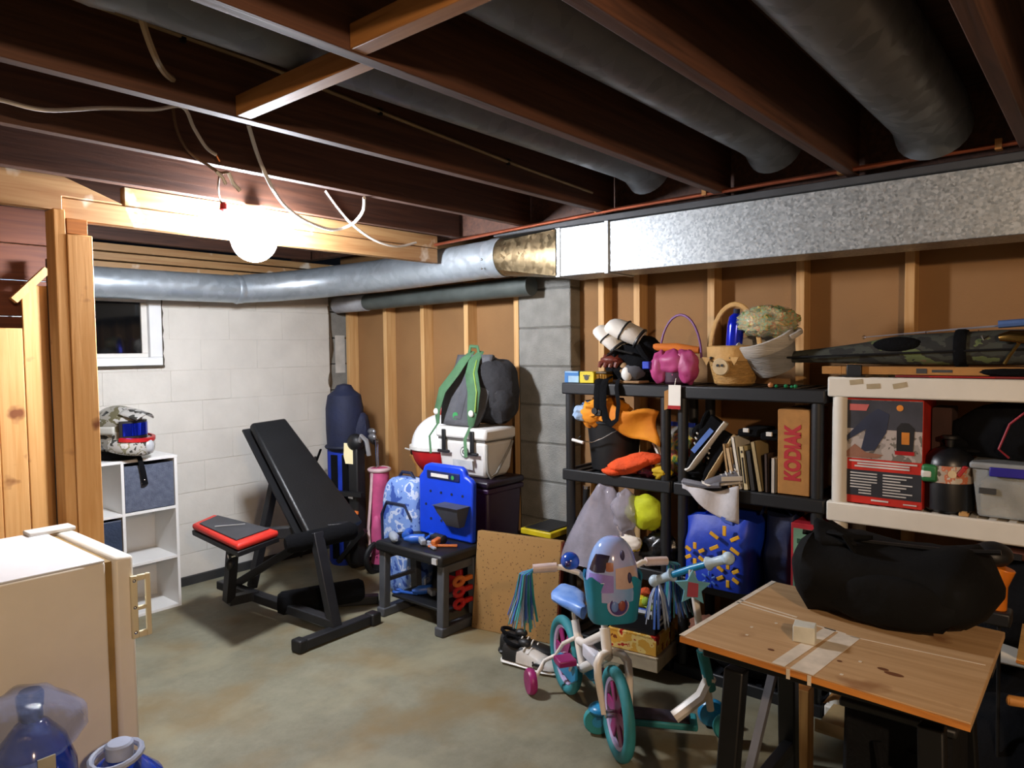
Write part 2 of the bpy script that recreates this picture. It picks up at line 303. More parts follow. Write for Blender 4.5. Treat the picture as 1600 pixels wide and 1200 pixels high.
P('pipe', ring_path([(3.29, 4.15, 1.85), (3.29, 2.62, 1.87)], .058, 20), mat('grey_green_pipe', '4b524f', .5), d2); P('end_sleeve', ring_path([(3.29, 4.5, 1.848), (3.29, 4.14, 1.85)], .063, 20), mat('pale_sleeve', 'a9abb0', .6), d2)
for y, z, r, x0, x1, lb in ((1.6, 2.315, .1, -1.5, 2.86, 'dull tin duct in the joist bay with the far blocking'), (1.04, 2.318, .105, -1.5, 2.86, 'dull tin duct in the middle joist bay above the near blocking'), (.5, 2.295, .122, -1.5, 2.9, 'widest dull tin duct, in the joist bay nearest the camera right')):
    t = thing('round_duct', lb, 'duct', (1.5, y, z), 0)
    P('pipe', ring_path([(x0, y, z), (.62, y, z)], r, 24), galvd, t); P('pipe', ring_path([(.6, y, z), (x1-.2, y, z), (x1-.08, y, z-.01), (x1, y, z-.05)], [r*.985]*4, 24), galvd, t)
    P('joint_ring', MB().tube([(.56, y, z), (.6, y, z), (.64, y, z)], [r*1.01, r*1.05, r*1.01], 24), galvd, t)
cp = thing('copper_pipe', 'long copper water pipe running along the top of the trunk duct', 'pipe', (2.93, 1, 2.15))
P('pipe', MB().tube([(2.9, 3.1, 2.105), (2.905, 2.6, 2.125), (2.91, 1.8, 2.152), (2.915, .6, 2.165), (2.915, -2.2, 2.17)], .009, 8), mat('copper', 'b5654a', .32, metal=.85), cp)
for y in (.8, .3, 1.35, 1.9): P('strap', MB().bb((2.9, y, 2.15), (2.935, y+.02, 2.185)), mat('copper_strap', 'c08850', .4, metal=.6), cp)
def cable(label, pts, r, m, cat='cable', ends=None):
    wp = [ay(*p) for p in pts]; sm = []
    for i in range(len(wp)-1):       # catmull-rom
        p0, p1, p2, p3 = wp[max(i-1, 0)], wp[i], wp[i+1], wp[min(i+2, len(wp)-1)]
        for k in range(5):
            t = k/5; sm.append(.5*((2*p1)+(p2-p0)*t+(2*p0-5*p1+4*p2-p3)*t*t+(3*p1-p0-3*p2+p3)*t**3))
    sm.append(wp[-1]); t = thing('electrical_cable', label, cat, wp[0]); P('sheath', MB().tube(sm, r, 6), m, t); return t, wp
cw = mat('white_cable', 'dedbd2', .5, var=.05); cb = mat('beige_cable', 'a08a68', .6); cg = mat('brown_wire', '6b5038', .6)
cable('beige cable dropping over the joist at upper left', [(208, -20, 1.62), (226, 45, 1.66), (243, 90, 1.72), (257, 113, 1.8), (270, 124, 1.865)], .008, cb)
t, q = cable('slack beige cable with a white cut end hanging from the far left', [(-40, 150, 2.25), (0, 156, 2.25), (70, 172, 2.25), (160, 169, 2.27), (240, 171, 2.3), (285, 167, 2.32), (303, 200, 2.33), (322, 230, 2.34), (338, 242, 2.34)], .006, cw)
P('bare_tip', MB().tube([q[-1], q[-1]+V((.012, 0, -.02))], .003, 6), mat('bare_copper', 'b07048', .3, metal=.9), t)
t, q = cable('brown wire pair ending in short white stripped leads beside the lamp', [(270, 168, 2.36), (277, 205, 2.36), (296, 238, 2.37), (325, 258, 2.37), (343, 270, 2.37), (356, 270, 2.37), (364, 285, 2.37), (374, 298, 2.37)], .005, cg)
P('lead', MB().tube([ay(338, 268, 2.365), ay(348, 278, 2.365), ay(353, 288, 2.365)], .006, 6), cw, t); P('lead', MB().tube([ay(357, 270, 2.365), ay(364, 286, 2.365), ay(375, 298, 2.365)], .007, 6), cw, t)
t, q = cable('thin dark wire with a red wire nut above the globe lamp', [(343, 272, 2.7), (341, 295, 2.75), (346, 318, 2.83), (358, 335, 2.86), (368, 345, 2.87)], .004, cg)
P('wire_nut', MB().lathe([(.004, -.02), (.016, -.012), (.014, .012), (.006, .018)], ay(349, 323, 2.83), 10), red, t)
cable('white cable hanging in a long loop right of the globe lamp', [(388, 195, 2.3), (400, 235, 2.36), (412, 266, 2.375), (428, 298, 2.45), (448, 324, 2.66), (480, 346, 2.82), (520, 359, 2.87), (550, 350, 2.84), (567, 330, 2.7), (569, 309, 2.43)], .0075, cw)
cable('thin white cable sagging towards the round duct', [(508, 298, 2.92), (530, 328, 2.92), (552, 352, 2.92), (585, 375, 2.93), (620, 385, 2.94), (650, 379, 2.95)], .0065, cw)
t = thing('electrical_cable', 'thin brown cable stapled along the face of a joist', 'cable', (1.5, 1.86, 2.25)); P('sheath', MB().tube([(.2, 1.863, 2.335), (1.1, 1.863, 2.315), (1.7, 1.863, 2.275), (2.3, 1.863, 2.24), (2.8, 1.863, 2.22)], .006, 6), cb, t)
for x in (.9, 1.55, 2.2): P('staple', MB().box((x, 1.864, 2.315 if x < 1 else 2.285 if x < 2 else 2.246), (.012, .012, .022)), black, t)
gc = ay(397, 374, 2.915); gl = thing('globe_lamp', 'glowing white globe lamp below the pine header', 'lamp', gc)
P('globe', MB().ell(gc, (.098, .098, .1), 28, 18), mat('glowing_glass', 'f2f6ff', .3, var=0, emit=GLOBE_EMIT), gl)
P('lampholder', MB().lathe([(.03, .085), (.04, .1), (.04, .138)], gc, 20), white, gl)
bl = thing('bare_bulb_lamp', 'bare bulb on a porcelain holder behind the camera', 'lamp', (-.15, -1.0, 2.1))
P('lampholder', MB().lathe([(.03, 2.1), (.05, 2.12), (.05, 2.4)], (-.15, -1.0, 0), 16), white, bl); P('bulb_cap', MB().lathe([(.013, 2.085), (.014, 2.1)], (-.15, -1.0, 0), 12), chrome, bl)
# ================================================================ left side: fridge, jugs, cube shelf, helmet
fr = thing('fridge', 'small off-white upright fridge at lower left with its door to the right', 'fridge', (.7, 2.63, 0))
fw = mat('fridge_enamel', 'e9e2d4', .4, var=.03)
P('cabinet', MB().bb((.3, 2.355, .03), (.842, 2.905, .86)), fw, fr, bev=.008)
P('door', MB().bb((.862, 2.35, .05), (.922, 2.91, .865)), fw, fr, bev=.012)
P('gasket', MB().bb((.84, 2.366, .06), (.866, 2.862, .855)), mat('aged_gasket', 'a5854a', .6), fr, label='yellowed door seal')
P('worktop_cap', MB().bb((.3, 2.35, .86), (.838, 2.91, .868)), mat('fridge_top', 'dfe2e6', .35, var=.03), fr, bev=.003)
P('hinge_cap', MB().bb((.78, 2.85, .866), (.925, 2.925, .88)), white, fr, bev=.004)
hp = P('handle', MB().bb((.905, 2.335, .6), (.925, 2.349, .8)).bb((.95, 2.335, .6), (.965, 2.349, .8)).bb((.925, 2.335, .782), (.95, 2.349, .8)).bb((.925, 2.335, .6), (.95, 2.349, .62)).bb((.925, 2.335, .688), (.95, 2.349, .7)), cream, fr, bev=.003, label='cream plastic pull handle')
for z in (.62, .7, .785): P('screw', MB().ell((.915, 2.334, z), (.006, .004, .006), 8, 5), chrome, hp)
for x in (.36, .8):
    for y in (2.4, 2.85): P('foot', MB().lathe([(.02, 0), (.02, .032)], (x, y, 0), 10), black, fr)
bw = mat('blue_water_jug', '1a3fb0', .12, var=.1, alpha=.82, coat=.4); bw2 = mat('pale_jug_cap', 'a9b3cc', .4)
def jug(lb, x, y, rz, handle, h=.47):
    t = thing('water_jug', lb, 'water jug', (x, y, 0), rz)
    P('bottle', MB().lathe([(.09, 0), (.125, .01), (.13, .04), (.124, .08), (.13, .1), (.124, .15), (.13, .2), (.124, .24), (.13, .28), (.128, h-.14), (.1, h-.07), (.05, h-.02), (.032, h-.01)], (0, 0, 0), 24), bw, t, w=False)
    P('cap', MB().lathe([(.03, h-.012), (.034, h-.008), (.034, h+.025), (.028, h+.03)], (0, 0, 0), 16), bw2 if handle else mat('dark_blue_cap', '101a55', .4), t, w=False)
    if handle: P('carry_handle', MB().tube([(.06*math.cos(a)-.01, .06*math.sin(a), h-.002+.008*math.cos(a)) for a in [i*PI/8 for i in range(16)]], .009, 8, close=True), bw2, t, w=False)
    return t
jug('blue water jug with a pale ring handle beside the fridge door', .725, 1.985, .3, True, .445)
jug('blue water jug under the clear bag in front of the fridge', .595, 2.225, 0, False, .5).scale = (.8, .8, 1.04)
jug('blue water jug at the far lower left corner', .375, 2.225, 1, False, .5).scale = (.8, .8, 1.04)
bag = thing('plastic_bag', 'crumpled clear plastic bag draped over the middle blue jug', 'plastic bag', (.565, 2.2, .43))
P('film', MB().ell((.565, 2.2, .5), (.15, .13, .105), 40, 24, .2, 5, 3, zmin=-.07), mat('clear_film', '9db0e0', .08, var=.1, alpha=.26, bump=1, bs=22), bag, ang=80); P('blue_cap', MB().lathe([(.03, .55), (.032, .585), (.026, .595)], (.595, 2.225, -.005), 14), mat('dark_blue_cap', '101a55', .4), bag); P('label_card', MB().bb((.56, 2.06, .42), (.6, 2.065, .47)), mat('jug_label', 'b8b4a0', .6), bag)
cs = thing('cube_shelf', 'white cube shelf of two columns by the block wall', 'shelf', (1.6, 4.35, 0))
cw_ = mat('white_melamine', 'dcdcda', .4, var=.02)
for x in (1.295, 1.597, 1.892): P('upright_panel', MB().bb((x, 4.2, .0), (x+.016, 4.5, .884)), cw_, cs, bev=.001)
for z in (.0, .293, .587, .885): P('shelf_board', MB().bb((1.311 if z < .8 else 1.292, 4.201, z), (1.892 if z < .8 else 1.911, 4.499, z+.016)), cw_, cs, bev=.001)
P('back_panel', MB().bb((1.311, 4.492, .016), (1.892, 4.498, .88)), cw_, cs)
gb = mat('blue_grey_fabric', '5d6577', .9, bump=.5, bs=150, h2='4a5163', vs=30)
def fbin(lb, x0, x1, z0, m):
    t = thing('storage_bin', lb, 'fabric bin', ((x0+x1)/2, 4.34, z0)); z1 = z0+.258
    P('body', MB().bb((x0, 4.205, z0), (x1, 4.212, z1)).bb((x0, 4.47, z0), (x1, 4.478, z1)).bb((x0, 4.212, z0), (x0+.006, 4.47, z1)).bb((x1-.006, 4.212, z0), (x1, 4.47, z1)).bb((x0, 4.205, z0), (x1, 4.478, z0+.006)), m, t, bev=.002)
    P('rim_piping', MB().tube([(x0+.004, 4.207, z1), (x1-.004, 4.207, z1), (x1-.004, 4.474, z1), (x0+.004, 4.474, z1)], .005, 6, close=True), gb, t)
fbin('blue grey fabric bin in the top right cube under the helmet', 1.617, 1.888, .604, gb); fbin('dark blue fabric bin in the left column of the white cube shelf', 1.316, 1.592, .31, mat('dark_blue_fabric', '2d3a52', .9, bump=.4))
hm = thing('motocross_helmet', 'grey camouflage motocross helmet with blue goggles on the cube shelf', 'helmet', (1.635, 4.315, .901), math.radians(-58))
camo = mat('helmet_graphics', '777', .22, vs=6, const=((0, '2b2a26'), (.4, '8b887e'), (.47, '5e5a44'), (.52, 'a3a19c'), (.6, '3a3936')), coat=.6, st=(1, 1, 1.6))
sh = MB(); rr = []
for i in range(21):
    ph = -1.2+(PI/2-.03+1.2)*i/20; ring = []
    for j in range(40):
        th = 2*PI*j/40; p = V((.155*math.cos(ph)*math.cos(th), .122*math.cos(ph)*math.sin(th), .16+.145*math.sin(ph)))
        if p.x > .02:
            k = max(0, 1-abs(ph+.05)/.5)*min(1, (p.x-.02)/.05)*(1 if abs(th if th < PI else th-2*PI) < 1.1 else 0); p.x -= .05*min(1, k*2)
        p.z = max(p.z, .02); ring.append(p)
    rr.append(ring)
P('shell', MB().rings(rr), camo, hm, w=False)
P('liner', MB().lathe([(.09, .002), (.095, .03), (.085, .05)], (-.01, 0, 0), 24, 1.2, 1), blackc, hm, w=False)
P('chin_bar', MB().rings([[V(((.06+.115*math.cos(a))*1+q.x*math.cos(a), (.118*math.sin(a))+q.x*math.sin(a), .085+q.y-.012*math.cos(a))) for q in [V((.022*math.cos(t), .05*math.sin(t)*(.75+.25*math.cos(a)), 0)) for t in [2*PI*k/12 for k in range(12)]]] for a in [-1.75+3.5*i/22 for i in range(23)]]), mat('chin_graphics', 'c9c7c3', .25, vs=14, const=((0, '3a3a36'), (.42, 'a8a6a0'), (.52, '7a765e'), (.57, 'b9b7b2'), (.64, '55524a')), coat=.5), hm, w=False)
P('chin_stripe', MB().rings([[V((.06+(.12+q[0])*math.cos(a), (.125+q[0])*math.sin(a), .128+q[1]-.016*math.cos(a))) for q in ((0, -.012), (.018, -.01), (.018, .008), (0, .012))] for a in [-1.25+2.5*i/18 for i in range(19)]]), red, hm, w=False)
P('nose_vent', MB().ell((.185, 0, .075), (.025, .035, .04), 14, 10), mat('vent_silver', 'b9bcc0', .3), hm, w=False)
P('peak', MB().grid(lambda u, v: V((.07+.12*v-.02*(2*u-1)**2*v, (2*u-1)*(.085-.01*v), .288-.03*(2*u-1)**2-.02*v-.012*v*v)), 12, 8), camo, hm, w=False, thick=.008)
gg = P('goggle_frame', MB().rings([[V((.012+(.125+q[0])*math.cos(a), (.1+q[0])*math.sin(a), .175+q[1])) for q in ((-.02, -.052), (.02, -.048), (.02, .045), (-.02, .05))] for a in [-1.05+2.1*i/16 for i in range(17)]]), black, hm, w=False)
P('lens', MB().rings([[V((.018+(.125+q[0])*math.cos(a), (.103+q[0])*math.sin(a), .175+q[1])) for q in ((0, -.038), (.018, -.036), (.018, .034), (0, .036))] for a in [-.95+1.9*i/16 for i in range(17)]]), mat('blue_mirror_lens', '1a2fc0', .08, metal=.8, var=.1), gg, w=False)
for s in (-1, 1): P('goggle_strap', MB().grid(lambda u, v, s=s: V((.07-.13*u, s*(.112+.016*math.sin(.6+u*1.7)), .15+.045*v)), 8, 3), mat('strap_white', 'b4b4ac', .8, var=.05), hm, w=False, thick=.005)
hi = hm.matrix_basis.inverted(); P('chin_strap', MB().tube([hi @ ay(*q) for q in ((205, 704, 4.26), (214, 708, 4.21), (219, 718, 4.192), (224, 738, 4.192), (227, 757, 4.192))], [.014, .016, .016, .017, .02], 8, flat=.35), blackc, hm, w=False); P('strap_clip', MB().ell(hi @ ay(226, 750, 4.188), (.006, .006, .006), 8, 6), chrome, hm, w=False)
# ================================================================ weight bench
wbn = thing('weight_bench', 'black adjustable weight bench with raised backrest and red trimmed seat', 'bench', (2.25, 3.4, 0))
fm = mat('bench_steel', '232428', .45, metal=.2)
P('front_foot', MB().bar((1.95, 3.07, .035), (2.46, 3.08, .035), .06, .05), fm, wbn, bev=.006)
for x, xx in ((1.945, 2.0), (2.4, 2.465)): P('rubber_cap', MB().bar((x, 3.07, .035), (xx, 3.075, .035), .072, .065), black, wbn, bev=.01)
P('rear_foot', MB().bar((2.26, 3.62, .03), (2.66, 3.3, .03), .06, .05), fm, wbn, bev=.006)
P('base_rail', MB().bar((2.2, 3.09, .07), (2.1, 4.1, .1), .06, .05), fm, wbn, bev=.006)
P('front_leg', MB().bar((2.2, 3.09, .04), ay(494, 832, 3.25), .06, .05, (0, 1, 0)), fm, wbn, bev=.005)
P('floor_roller', MB().tube([(2.13, 3.52, .1), (2.15, 3.505, .1), (2.52, 3.3, .12), (2.54, 3.29, .12)], [.05, .065, .065, .05], 18), blackc, wbn, label='black foam roller near the floor')
lr0, lr1 = ay(446, 852, 3.32), ay(556, 828, 3.2); P('leg_roller', MB().tube([lr0, lr0.lerp(lr1, .06), lr0.lerp(lr1, .94), lr1], [.035, .05, .05, .035], 18), blackc, wbn, label='black foam roller at seat height')
P('back_post', MB().bar((2.22, 3.95, .08), (2.3, 3.78, .78), .05, .045, (1, 0, 0)), fm, wbn, bev=.004)
P('cross_frame', MB().bar((2.0, 3.75, .47), (2.45, 3.3, .5), .06, .06), fm, wbn, bev=.004).data
P('strut', MB().bar((2.12, 4.0, .1), (2.4, 3.4, .5), .045, .045), fm, wbn, bev=.004)
tl, tr, br, bl_ = ay(388, 668, 3.95), ay(441, 660, 3.99), ay(562, 822, 3.36), ay(485, 858, 3.32)
P('backrest', MB().quad(tl, bl_, br, tr, .045), mat('black_vinyl', '0e0f11', .45, bump=.15, bs=120), wbn, bev=.014)
P('backrest_board', MB().quad(*[p+V((-.02, .03, -.012)) for p in (tl, bl_, br, tr)], -.012), black, wbn)
s4 = [az(300, 828, .53), az(336, 812, .545), az(437, 838, .53), az(372, 862, .52)]
P('seat', MB().quad(s4[0], s4[3], s4[2], s4[1], .035), mat('seat_red_vinyl', 'c02a1e', .45, var=.05), wbn, bev=.014, label='red edged seat pad')
cen = sum(s4, V())/4; s5 = [cen+(p-cen)*.8+V((0, 0, .036)) for p in s4]
sp = P('seat_top', MB().quad(s5[0], s5[3], s5[2], s5[1], .006), mat('seat_grey_vinyl', '35363b', .6), wbn, bev=.003, label='grey vinyl seat centre')
P('seat_base', MB().quad(*[p+V((0, 0, -.03)) for p in (s4[0], s4[3], s4[2], s4[1])], .028), black, wbn, bev=.005)
P('stitching', MB().bar(cen+V((-.06, .05, .044)), cen+V((.07, -.03, .044)), .012, .003), mat('pale_print', '9a9a98', .6), wbn)
P('seat_post', MB().bar((1.98, 3.78, .1), (1.98, 3.7, .5), .05, .05), fm, wbn); P('adjuster_pin', MB().tube([(1.9, 3.62, .4), (2.02, 3.6, .41)], .012, 8), chrome, wbn)
P('knob', MB().ell((1.9, 3.6, .36), (.025, .025, .03)), black, wbn); P('lower_bar', MB().bar((1.98, 3.78, .1), (2.14, 3.75, .1), .05, .05), fm, wbn)
# ================================================================ corner: golf bags, trolley, suitcase, coolers
gbg = thing('golf_bag', 'blue golf bag with a navy rain hood in the corner', 'golf bag', (3.05, 4.2, 0))
nb = mat('navy_nylon', '141d3c', .75, bump=.4, bs=40); bb_ = mat('blue_nylon', '1238b8', .6, bump=.2, bs=50)
P('body', MB().lathe([(.095, 0), (.105, .02), (.105, .82), (.11, .84)], (3.05, 4.15, 0), 20, 1, 1), bb_, gbg)
P('hood', MB().lathe([(.115, .8), (.125, .83), (.13, .95), (.13, 1.1), (.115, 1.19), (.07, 1.225), (.05, 1.26), (.01, 1.27)], (3.06, 4.13, 0), 20), nb, gbg, bev=.003)
P('hood_seam', MB().tube([(3.06+.131*math.cos(a), 4.13+.131*math.sin(a), .83) for a in [i*PI/10 for i in range(20)]], .012, 6, close=True), mat('navy_panel', '0f1730', .7), gbg); P('hood_tail', MB().ell((3.12, 4.04, .92), (.08, .07, .16), 16, 12, .2, 5, 2), nb, gbg)
for a in (3.5, 4.25): P('black_stripe', MB().bar((3.05+.107*math.cos(a), 4.15+.107*math.sin(a), .05), (3.05+.107*math.cos(a), 4.15+.107*math.sin(a), .78), .05, .008, (math.cos(a), math.sin(a), 0)), blackc, gbg)
P('bag_strap', MB().tube([(2.98, 4.31, .8), (2.92, 4.39, .55), (2.96, 4.36, .3)], .018, 6, flat=.4), blackc, gbg)
P('stand_leg', MB().tube([(2.95, 4.33, .75), (2.88, 4.44, .02)], .009, 6), black, gbg)
tro = thing('golf_trolley', 'folded black golf trolley with a bright reflective patch', 'trolley', (3.0, 3.9, 0))
P('mast', MB().bb((2.955, 3.87, .04), (3.03, 3.965, .86)), black, tro, bev=.01); P('head', MB().ell((2.98, 3.91, .88), (.05, .065, .06)), black, tro)
P('reflective_patch', MB().prism([(-.03, 0), (.035, 0), (.045, .05), (.02, .14), (-.04, .14), (-.045, .05)], (2.953, 3.94, .735), (.25, -1, 0), (0, 0, 1), (-.006, 0, 0)), mat('reflective_yellow', 'fff2c0', .3, var=.03), tro)
P('grip_handle', MB().tube([(2.98, 3.88, .86), (2.97, 3.83, .93), (2.98, 3.79, .9), (2.99, 3.78, .8)], .016, 8), mat('grey_grip', '8a8a8c', .4), tro)
for y in (3.98, 3.78): P('wheel', MB().tube([(3.05+.1*math.cos(a), y, .1+.1*math.sin(a)) for a in [i*PI/10 for i in range(20)]], .02, 8, close=True), black, tro)
P('axle', MB().tube([(3.05, 3.78, .1), (3.05, 3.98, .1)], .012, 8), blackm, tro); P('cross_arm', MB().bar((2.93, 4.1, .52), (2.95, 3.8, .54), .04, .03), black, tro); P('lower_frame', MB().bar((2.9, 4.02, .06), (2.96, 3.8, .3), .03, .03), blackm, tro); P('latch', MB().bb((2.94, 3.9, .5), (2.96, 3.95, .54)), chrome, tro)
for y, z in ((3.86, .4),): P('reflector', MB().bb((2.945, y, z), (2.955, y+.035, z+.02)), mat('orange_reflector', 'ff8a40', .3), tro)
pg = thing('kids_golf_bag', 'small pink golf bag with clubs beside the black trolley', 'golf bag', (3.1, 3.72, 0))
pk = mat('pink_nylon', 'd55a8e', .6, bump=.2, bs=30); pkw = mat('pale_pink', 'e3c3c6', .6)
PY = 3.81
P('body', MB().lathe([(.058, .02), (.066, .04), (.062, .36), (.066, .66), (.07, .7)], (3.1, PY, 0), 18), pk, pg); P('base', MB().lathe([(.06, 0), (.068, .01), (.068, .05)], (3.1, PY, 0), 18), black, pg)
P('pocket', MB().ell((3.05, PY-.02, .25), (.035, .045, .14)), pk, pg); P('trim', MB().tube([(3.035, PY, .68), (3.025, PY+.015, .45), (3.015, PY+.025, .3), (3.03, PY+.03, .1)], .014, 6, flat=.4), pkw, pg); P('collar', MB().tube([(3.1+.068*math.cos(a), PY+.068*math.sin(a), .69) for a in [i*PI/8 for i in range(16)]], .014, 8, close=True), pkw, pg)
for i, (dx, dy, h) in enumerate(((0, .04, .93), (-.03, -.0, .9), (.03, .05, .86))): 
    c = P('golf_club', MB().tube([(3.1+dx*.4, PY+dy*.4, .3), (3.1+dx, PY+dy, h)], .006, 6), chrome, pg); P('club_head', MB().ell((3.09+dx, PY+.02+dy, h+.015), (.02, .04, .025)), mat('club_grey', '9a9ba0', .3, metal=.7), c)
bat = thing('wooden_bat', 'tan wooden stick with a black end leaning on the studs', 'stick', (3.25, 3.72, .5))
P('shaft', MB().tube([(3.3, 3.58, .0), (3.3, 3.58, .5), (3.28, 3.6, .72), (3.24, 3.62, .8)], [.03, .03, .034, .03], 10), wood('tan_stick', 'c08a4a', '9d6b34', 'z'), bat); P('black_end', MB().tube([(3.24, 3.62, .8), (3.21, 3.58, .85), (3.2, 3.55, .86)], [.02, .022, .012], 8), black, bat)
t = thing('electrical_cable', 'white cord looped behind the pink golf bag', 'cable', (3.3, 3.5, .72)); P('sheath', MB().tube([(3.37, 3.85, .8), (3.36, 3.6, .78), (3.36, 3.3, .8)], .006, 6), cw, t)
sc = thing('patterned_bag', 'blue and white patterned travel bag left of the blue tool board', 'bag', (2.88, 3.28, 0))
P('shell', MB().ell((2.88, 3.28, .365), (.095, .165, .365), 28, 18, sq=.5), mat('blue_white_print', '5d7fc0', .8, vs=14, const=((0, '2f4fa0'), (.42, '6f8fcc'), (.56, 'b8c4dc'), (.64, '4f70b8'))), sc)
P('piping', MB().tube([(2.79, 3.41, .3), (2.785, 3.41, .5), (2.785, 3.36, .58), (2.785, 3.2, .58), (2.79, 3.15, .5)], .008, 8), nb, sc); P('carry_handle', MB().tube([(2.88, 3.35, .72), (2.88, 3.32, .755), (2.88, 3.24, .755), (2.88, 3.21, .72)], .01, 6), nb, sc)
tt = thing('storage_tote', 'dark purple storage tote under the white hard cooler', 'tote', (3.1, 2.85, 0)); pur = mat('purple_plastic', '2e1838', .35, var=.05)
def tote(t, x0, x1, y0, y1, h, m, ml):
    P('tub', MB().rings([[(x0+k, y0+k, z), (x1-k, y0+k, z), (x1-k, y1-k, z), (x0+k, y1-k, z)] for k, z in ((.04, 0), (.012, h-.06))]), m, t, bev=.02)
    P('rim', MB().bb((x0+.004, y0+.004, h-.075), (x1-.004, y1-.004, h-.045)), m, t, bev=.008); P('lid', MB().bb((x0, y0, h-.043), (x1, y1, h)), ml, t, bev=.015)
tote(tt, 2.93, 3.26, 2.66, 3.1, .755, pur, mat('black_purple_lid', '1f1326', .35))
P('tote_handle', MB().bar((2.92, 2.79, .68), (2.92, 2.97, .68), .03, .03), mat('maroon_handle', '6d1f4a', .4), tt, bev=.006)
t2 = thing('storage_tote', 'dark grey storage tote under the red and white bobber cooler', 'tote', (3.2, 3.2, 0)); tote(t2, 3.0, 3.38, 3.1, 3.45, .68, dgrey, black)
bo = thing('bobber_cooler', 'round red and white fishing bobber cooler with a red knob', 'cooler', (3.2, 3.18, .68)); c = V((3.19, 3.275, .886)); R = .205
def band(a, b_, r=R, n=10): return [(r*math.cos(a+(b_-a)*i/n), r*math.sin(a+(b_-a)*i/n)) for i in range(n+1)]
P('lower_bowl', MB().lathe(band(-1.48, -.03), c, 32), red, bo); P('upper_dome', MB().lathe(band(.04, 1.53), c, 32), mat('cool_white_plastic', 'e4e6e6', .35, var=.02), bo); P('rim', MB().lathe([(R*.98, -.012), (R*1.06, -.01), (R*1.06, .01), (R*.98, .014)], c, 32), white, bo); P('knob', MB().lathe([(.04, 0), (.04, .05), (.034, .06)], c+V((0, 0, R-.006)), 18), red, bo)
hc = thing('hard_cooler', 'white hard cooler with black latches and rope handle on the purple tote', 'cooler', (3.1, 2.86, .757))
DY = .12
wc = mat('cooler_white', 'd6d4cf', .4, var=.03); z0 = .757
P('body', MB().rings([[(2.96+k, 2.7+k, z), (3.21-k, 2.7+k, z), (3.21-k, 3.09-k, z), (2.96+k, 3.09-k, z)] for k, z in ((.03, z0), (.012, z0+.05), (0, z0+.215))]), wc, hc, bev=.02)
P('lid', MB().bb((2.95, 2.69, z0+.222), (3.22, 3.1, z0+.29)), wc, hc, bev=.016)
for y in (2.79, 3.02): lt = P('latch', MB().bb((2.938, y-.014, z0+.15), (2.95, y+.014, z0+.275)), black, hc, bev=.004); P('latch_tee', MB().tube([(2.942, y-.045, z0+.145), (2.942, y+.045, z0+.145)], .009, 8), black, lt)
P('side_handle', MB().tube([(2.97, 2.7, z0+.2), (2.96, 2.692, z0+.12), (2.965, 2.69, z0+.05), (2.99, 2.69, z0+.012), (3.04, 2.69, z0+.03), (3.17, 2.69, z0+.18), (3.19, 2.695, z0+.205)], .008, 8), mat('rope_grey', '8f8d86', .6), hc)
em = P('emblem', MB().lathe([(.032, 0), (.032, .004)], (2.958, 2.862, z0+.15), 24, axis=(-1, 0, 0)), mat('emblem_dark', '4a4a48', .5), hc); P('emblem_disc', MB().lathe([(.025, 0), (.025, .003)], (2.954, 2.862, z0+.15), 24, axis=(-1, 0, 0)), wc, em)
text('C', .035, mat('emblem_dark', '4a4a48'), hc, basis(V((2.949, 2.862, z0+.15))-V(hc.location), (0, -1, 0), (0, 0, 1)), 'emblem_letter', .001)
P('print_panel', MB().bb((2.957, 2.8, z0+.05), (2.963, 2.96, z0+.1)), mat('pale_label', 'c2c4c6', .5), hc)
P('lid_gasket', MB().bb((2.962, 2.705, z0+.212), (3.208, 3.085, z0+.224)), mat('gasket_grey', '6a6862', .7), hc)
bpk = thing('backpack', 'charcoal backpack with green shoulder straps on the hard cooler', 'backpack', (3.12, 2.86, 1.05))
bg = mat('charcoal_nylon', '56575c', .85, bump=.5, bs=40); bd = mat('dark_charcoal', '26262a', .85, bump=.6, bs=30); gs = mat('green_strap', '4a7550', .8, bump=.3, bs=60); gs2 = mat('lime_edge', '86a83a', .7)
def bx(u, z):     # back panel surface: u across (-1..1), z height 0..1
    return V((3.0+.12*z+.02*u*u, 2.96-.18*(.78+.22*math.sin(PI*min(z*1.2, 1)))*u-.06*z*u*0-.03*z, 1.05+.415*z))
P('back_panel', MB().grid(lambda u, v: bx(2*u-1, v), 10, 14), bg, bpk, thick=.03)
P('main_sack', MB().ell((3.185, 2.86, 1.25), (.125, .185, .205), 30, 20, .16, 4, 2, sq=.8, zmin=-.198), bd, bpk); P('front_pocket', MB().ell((3.16, 2.745, 1.18), (.09, .08, .12), 18, 12, .2, 5, 5, zmin=-.12), bd, bpk)
for k, s in enumerate((-1, 1)):
    pts = [bx(.25*s, 1.0)+V((.02, 0, .02)), bx(.3*s, .93)+V((-.035, 0, 0)), bx(.42*s, .75)+V((-.06, 0, 0)), bx(.62*s, .5)+V((-.075, .02*-s, 0)), bx(.85*s, .22)+V((-.07, 0, 0)), bx(.95*s, .02)+V((-.05, 0, 0))]
    st_ = P('shoulder_strap', MB().tube(pts, [.026, .042, .044, .044, .036, .02], 10, flat=.3), gs, bpk)
    P('strap_edge', MB().tube([p+V((-.008, -.028, 0)) for p in pts[1:5]], .005, 6), gs2, st_); P('buckle', MB().ell(pts[4]+V((-.012, 0, -.01)), (.01, .02, .02), 10, 8), white, st_)
    P('webbing', MB().tube([pts[5], pts[5]+V((-.06, -.01*s, -.07)), pts[5]+V((-.075, -.03 if s > 0 else -.015, -.17))], .011, 6, flat=.3), gs, st_)
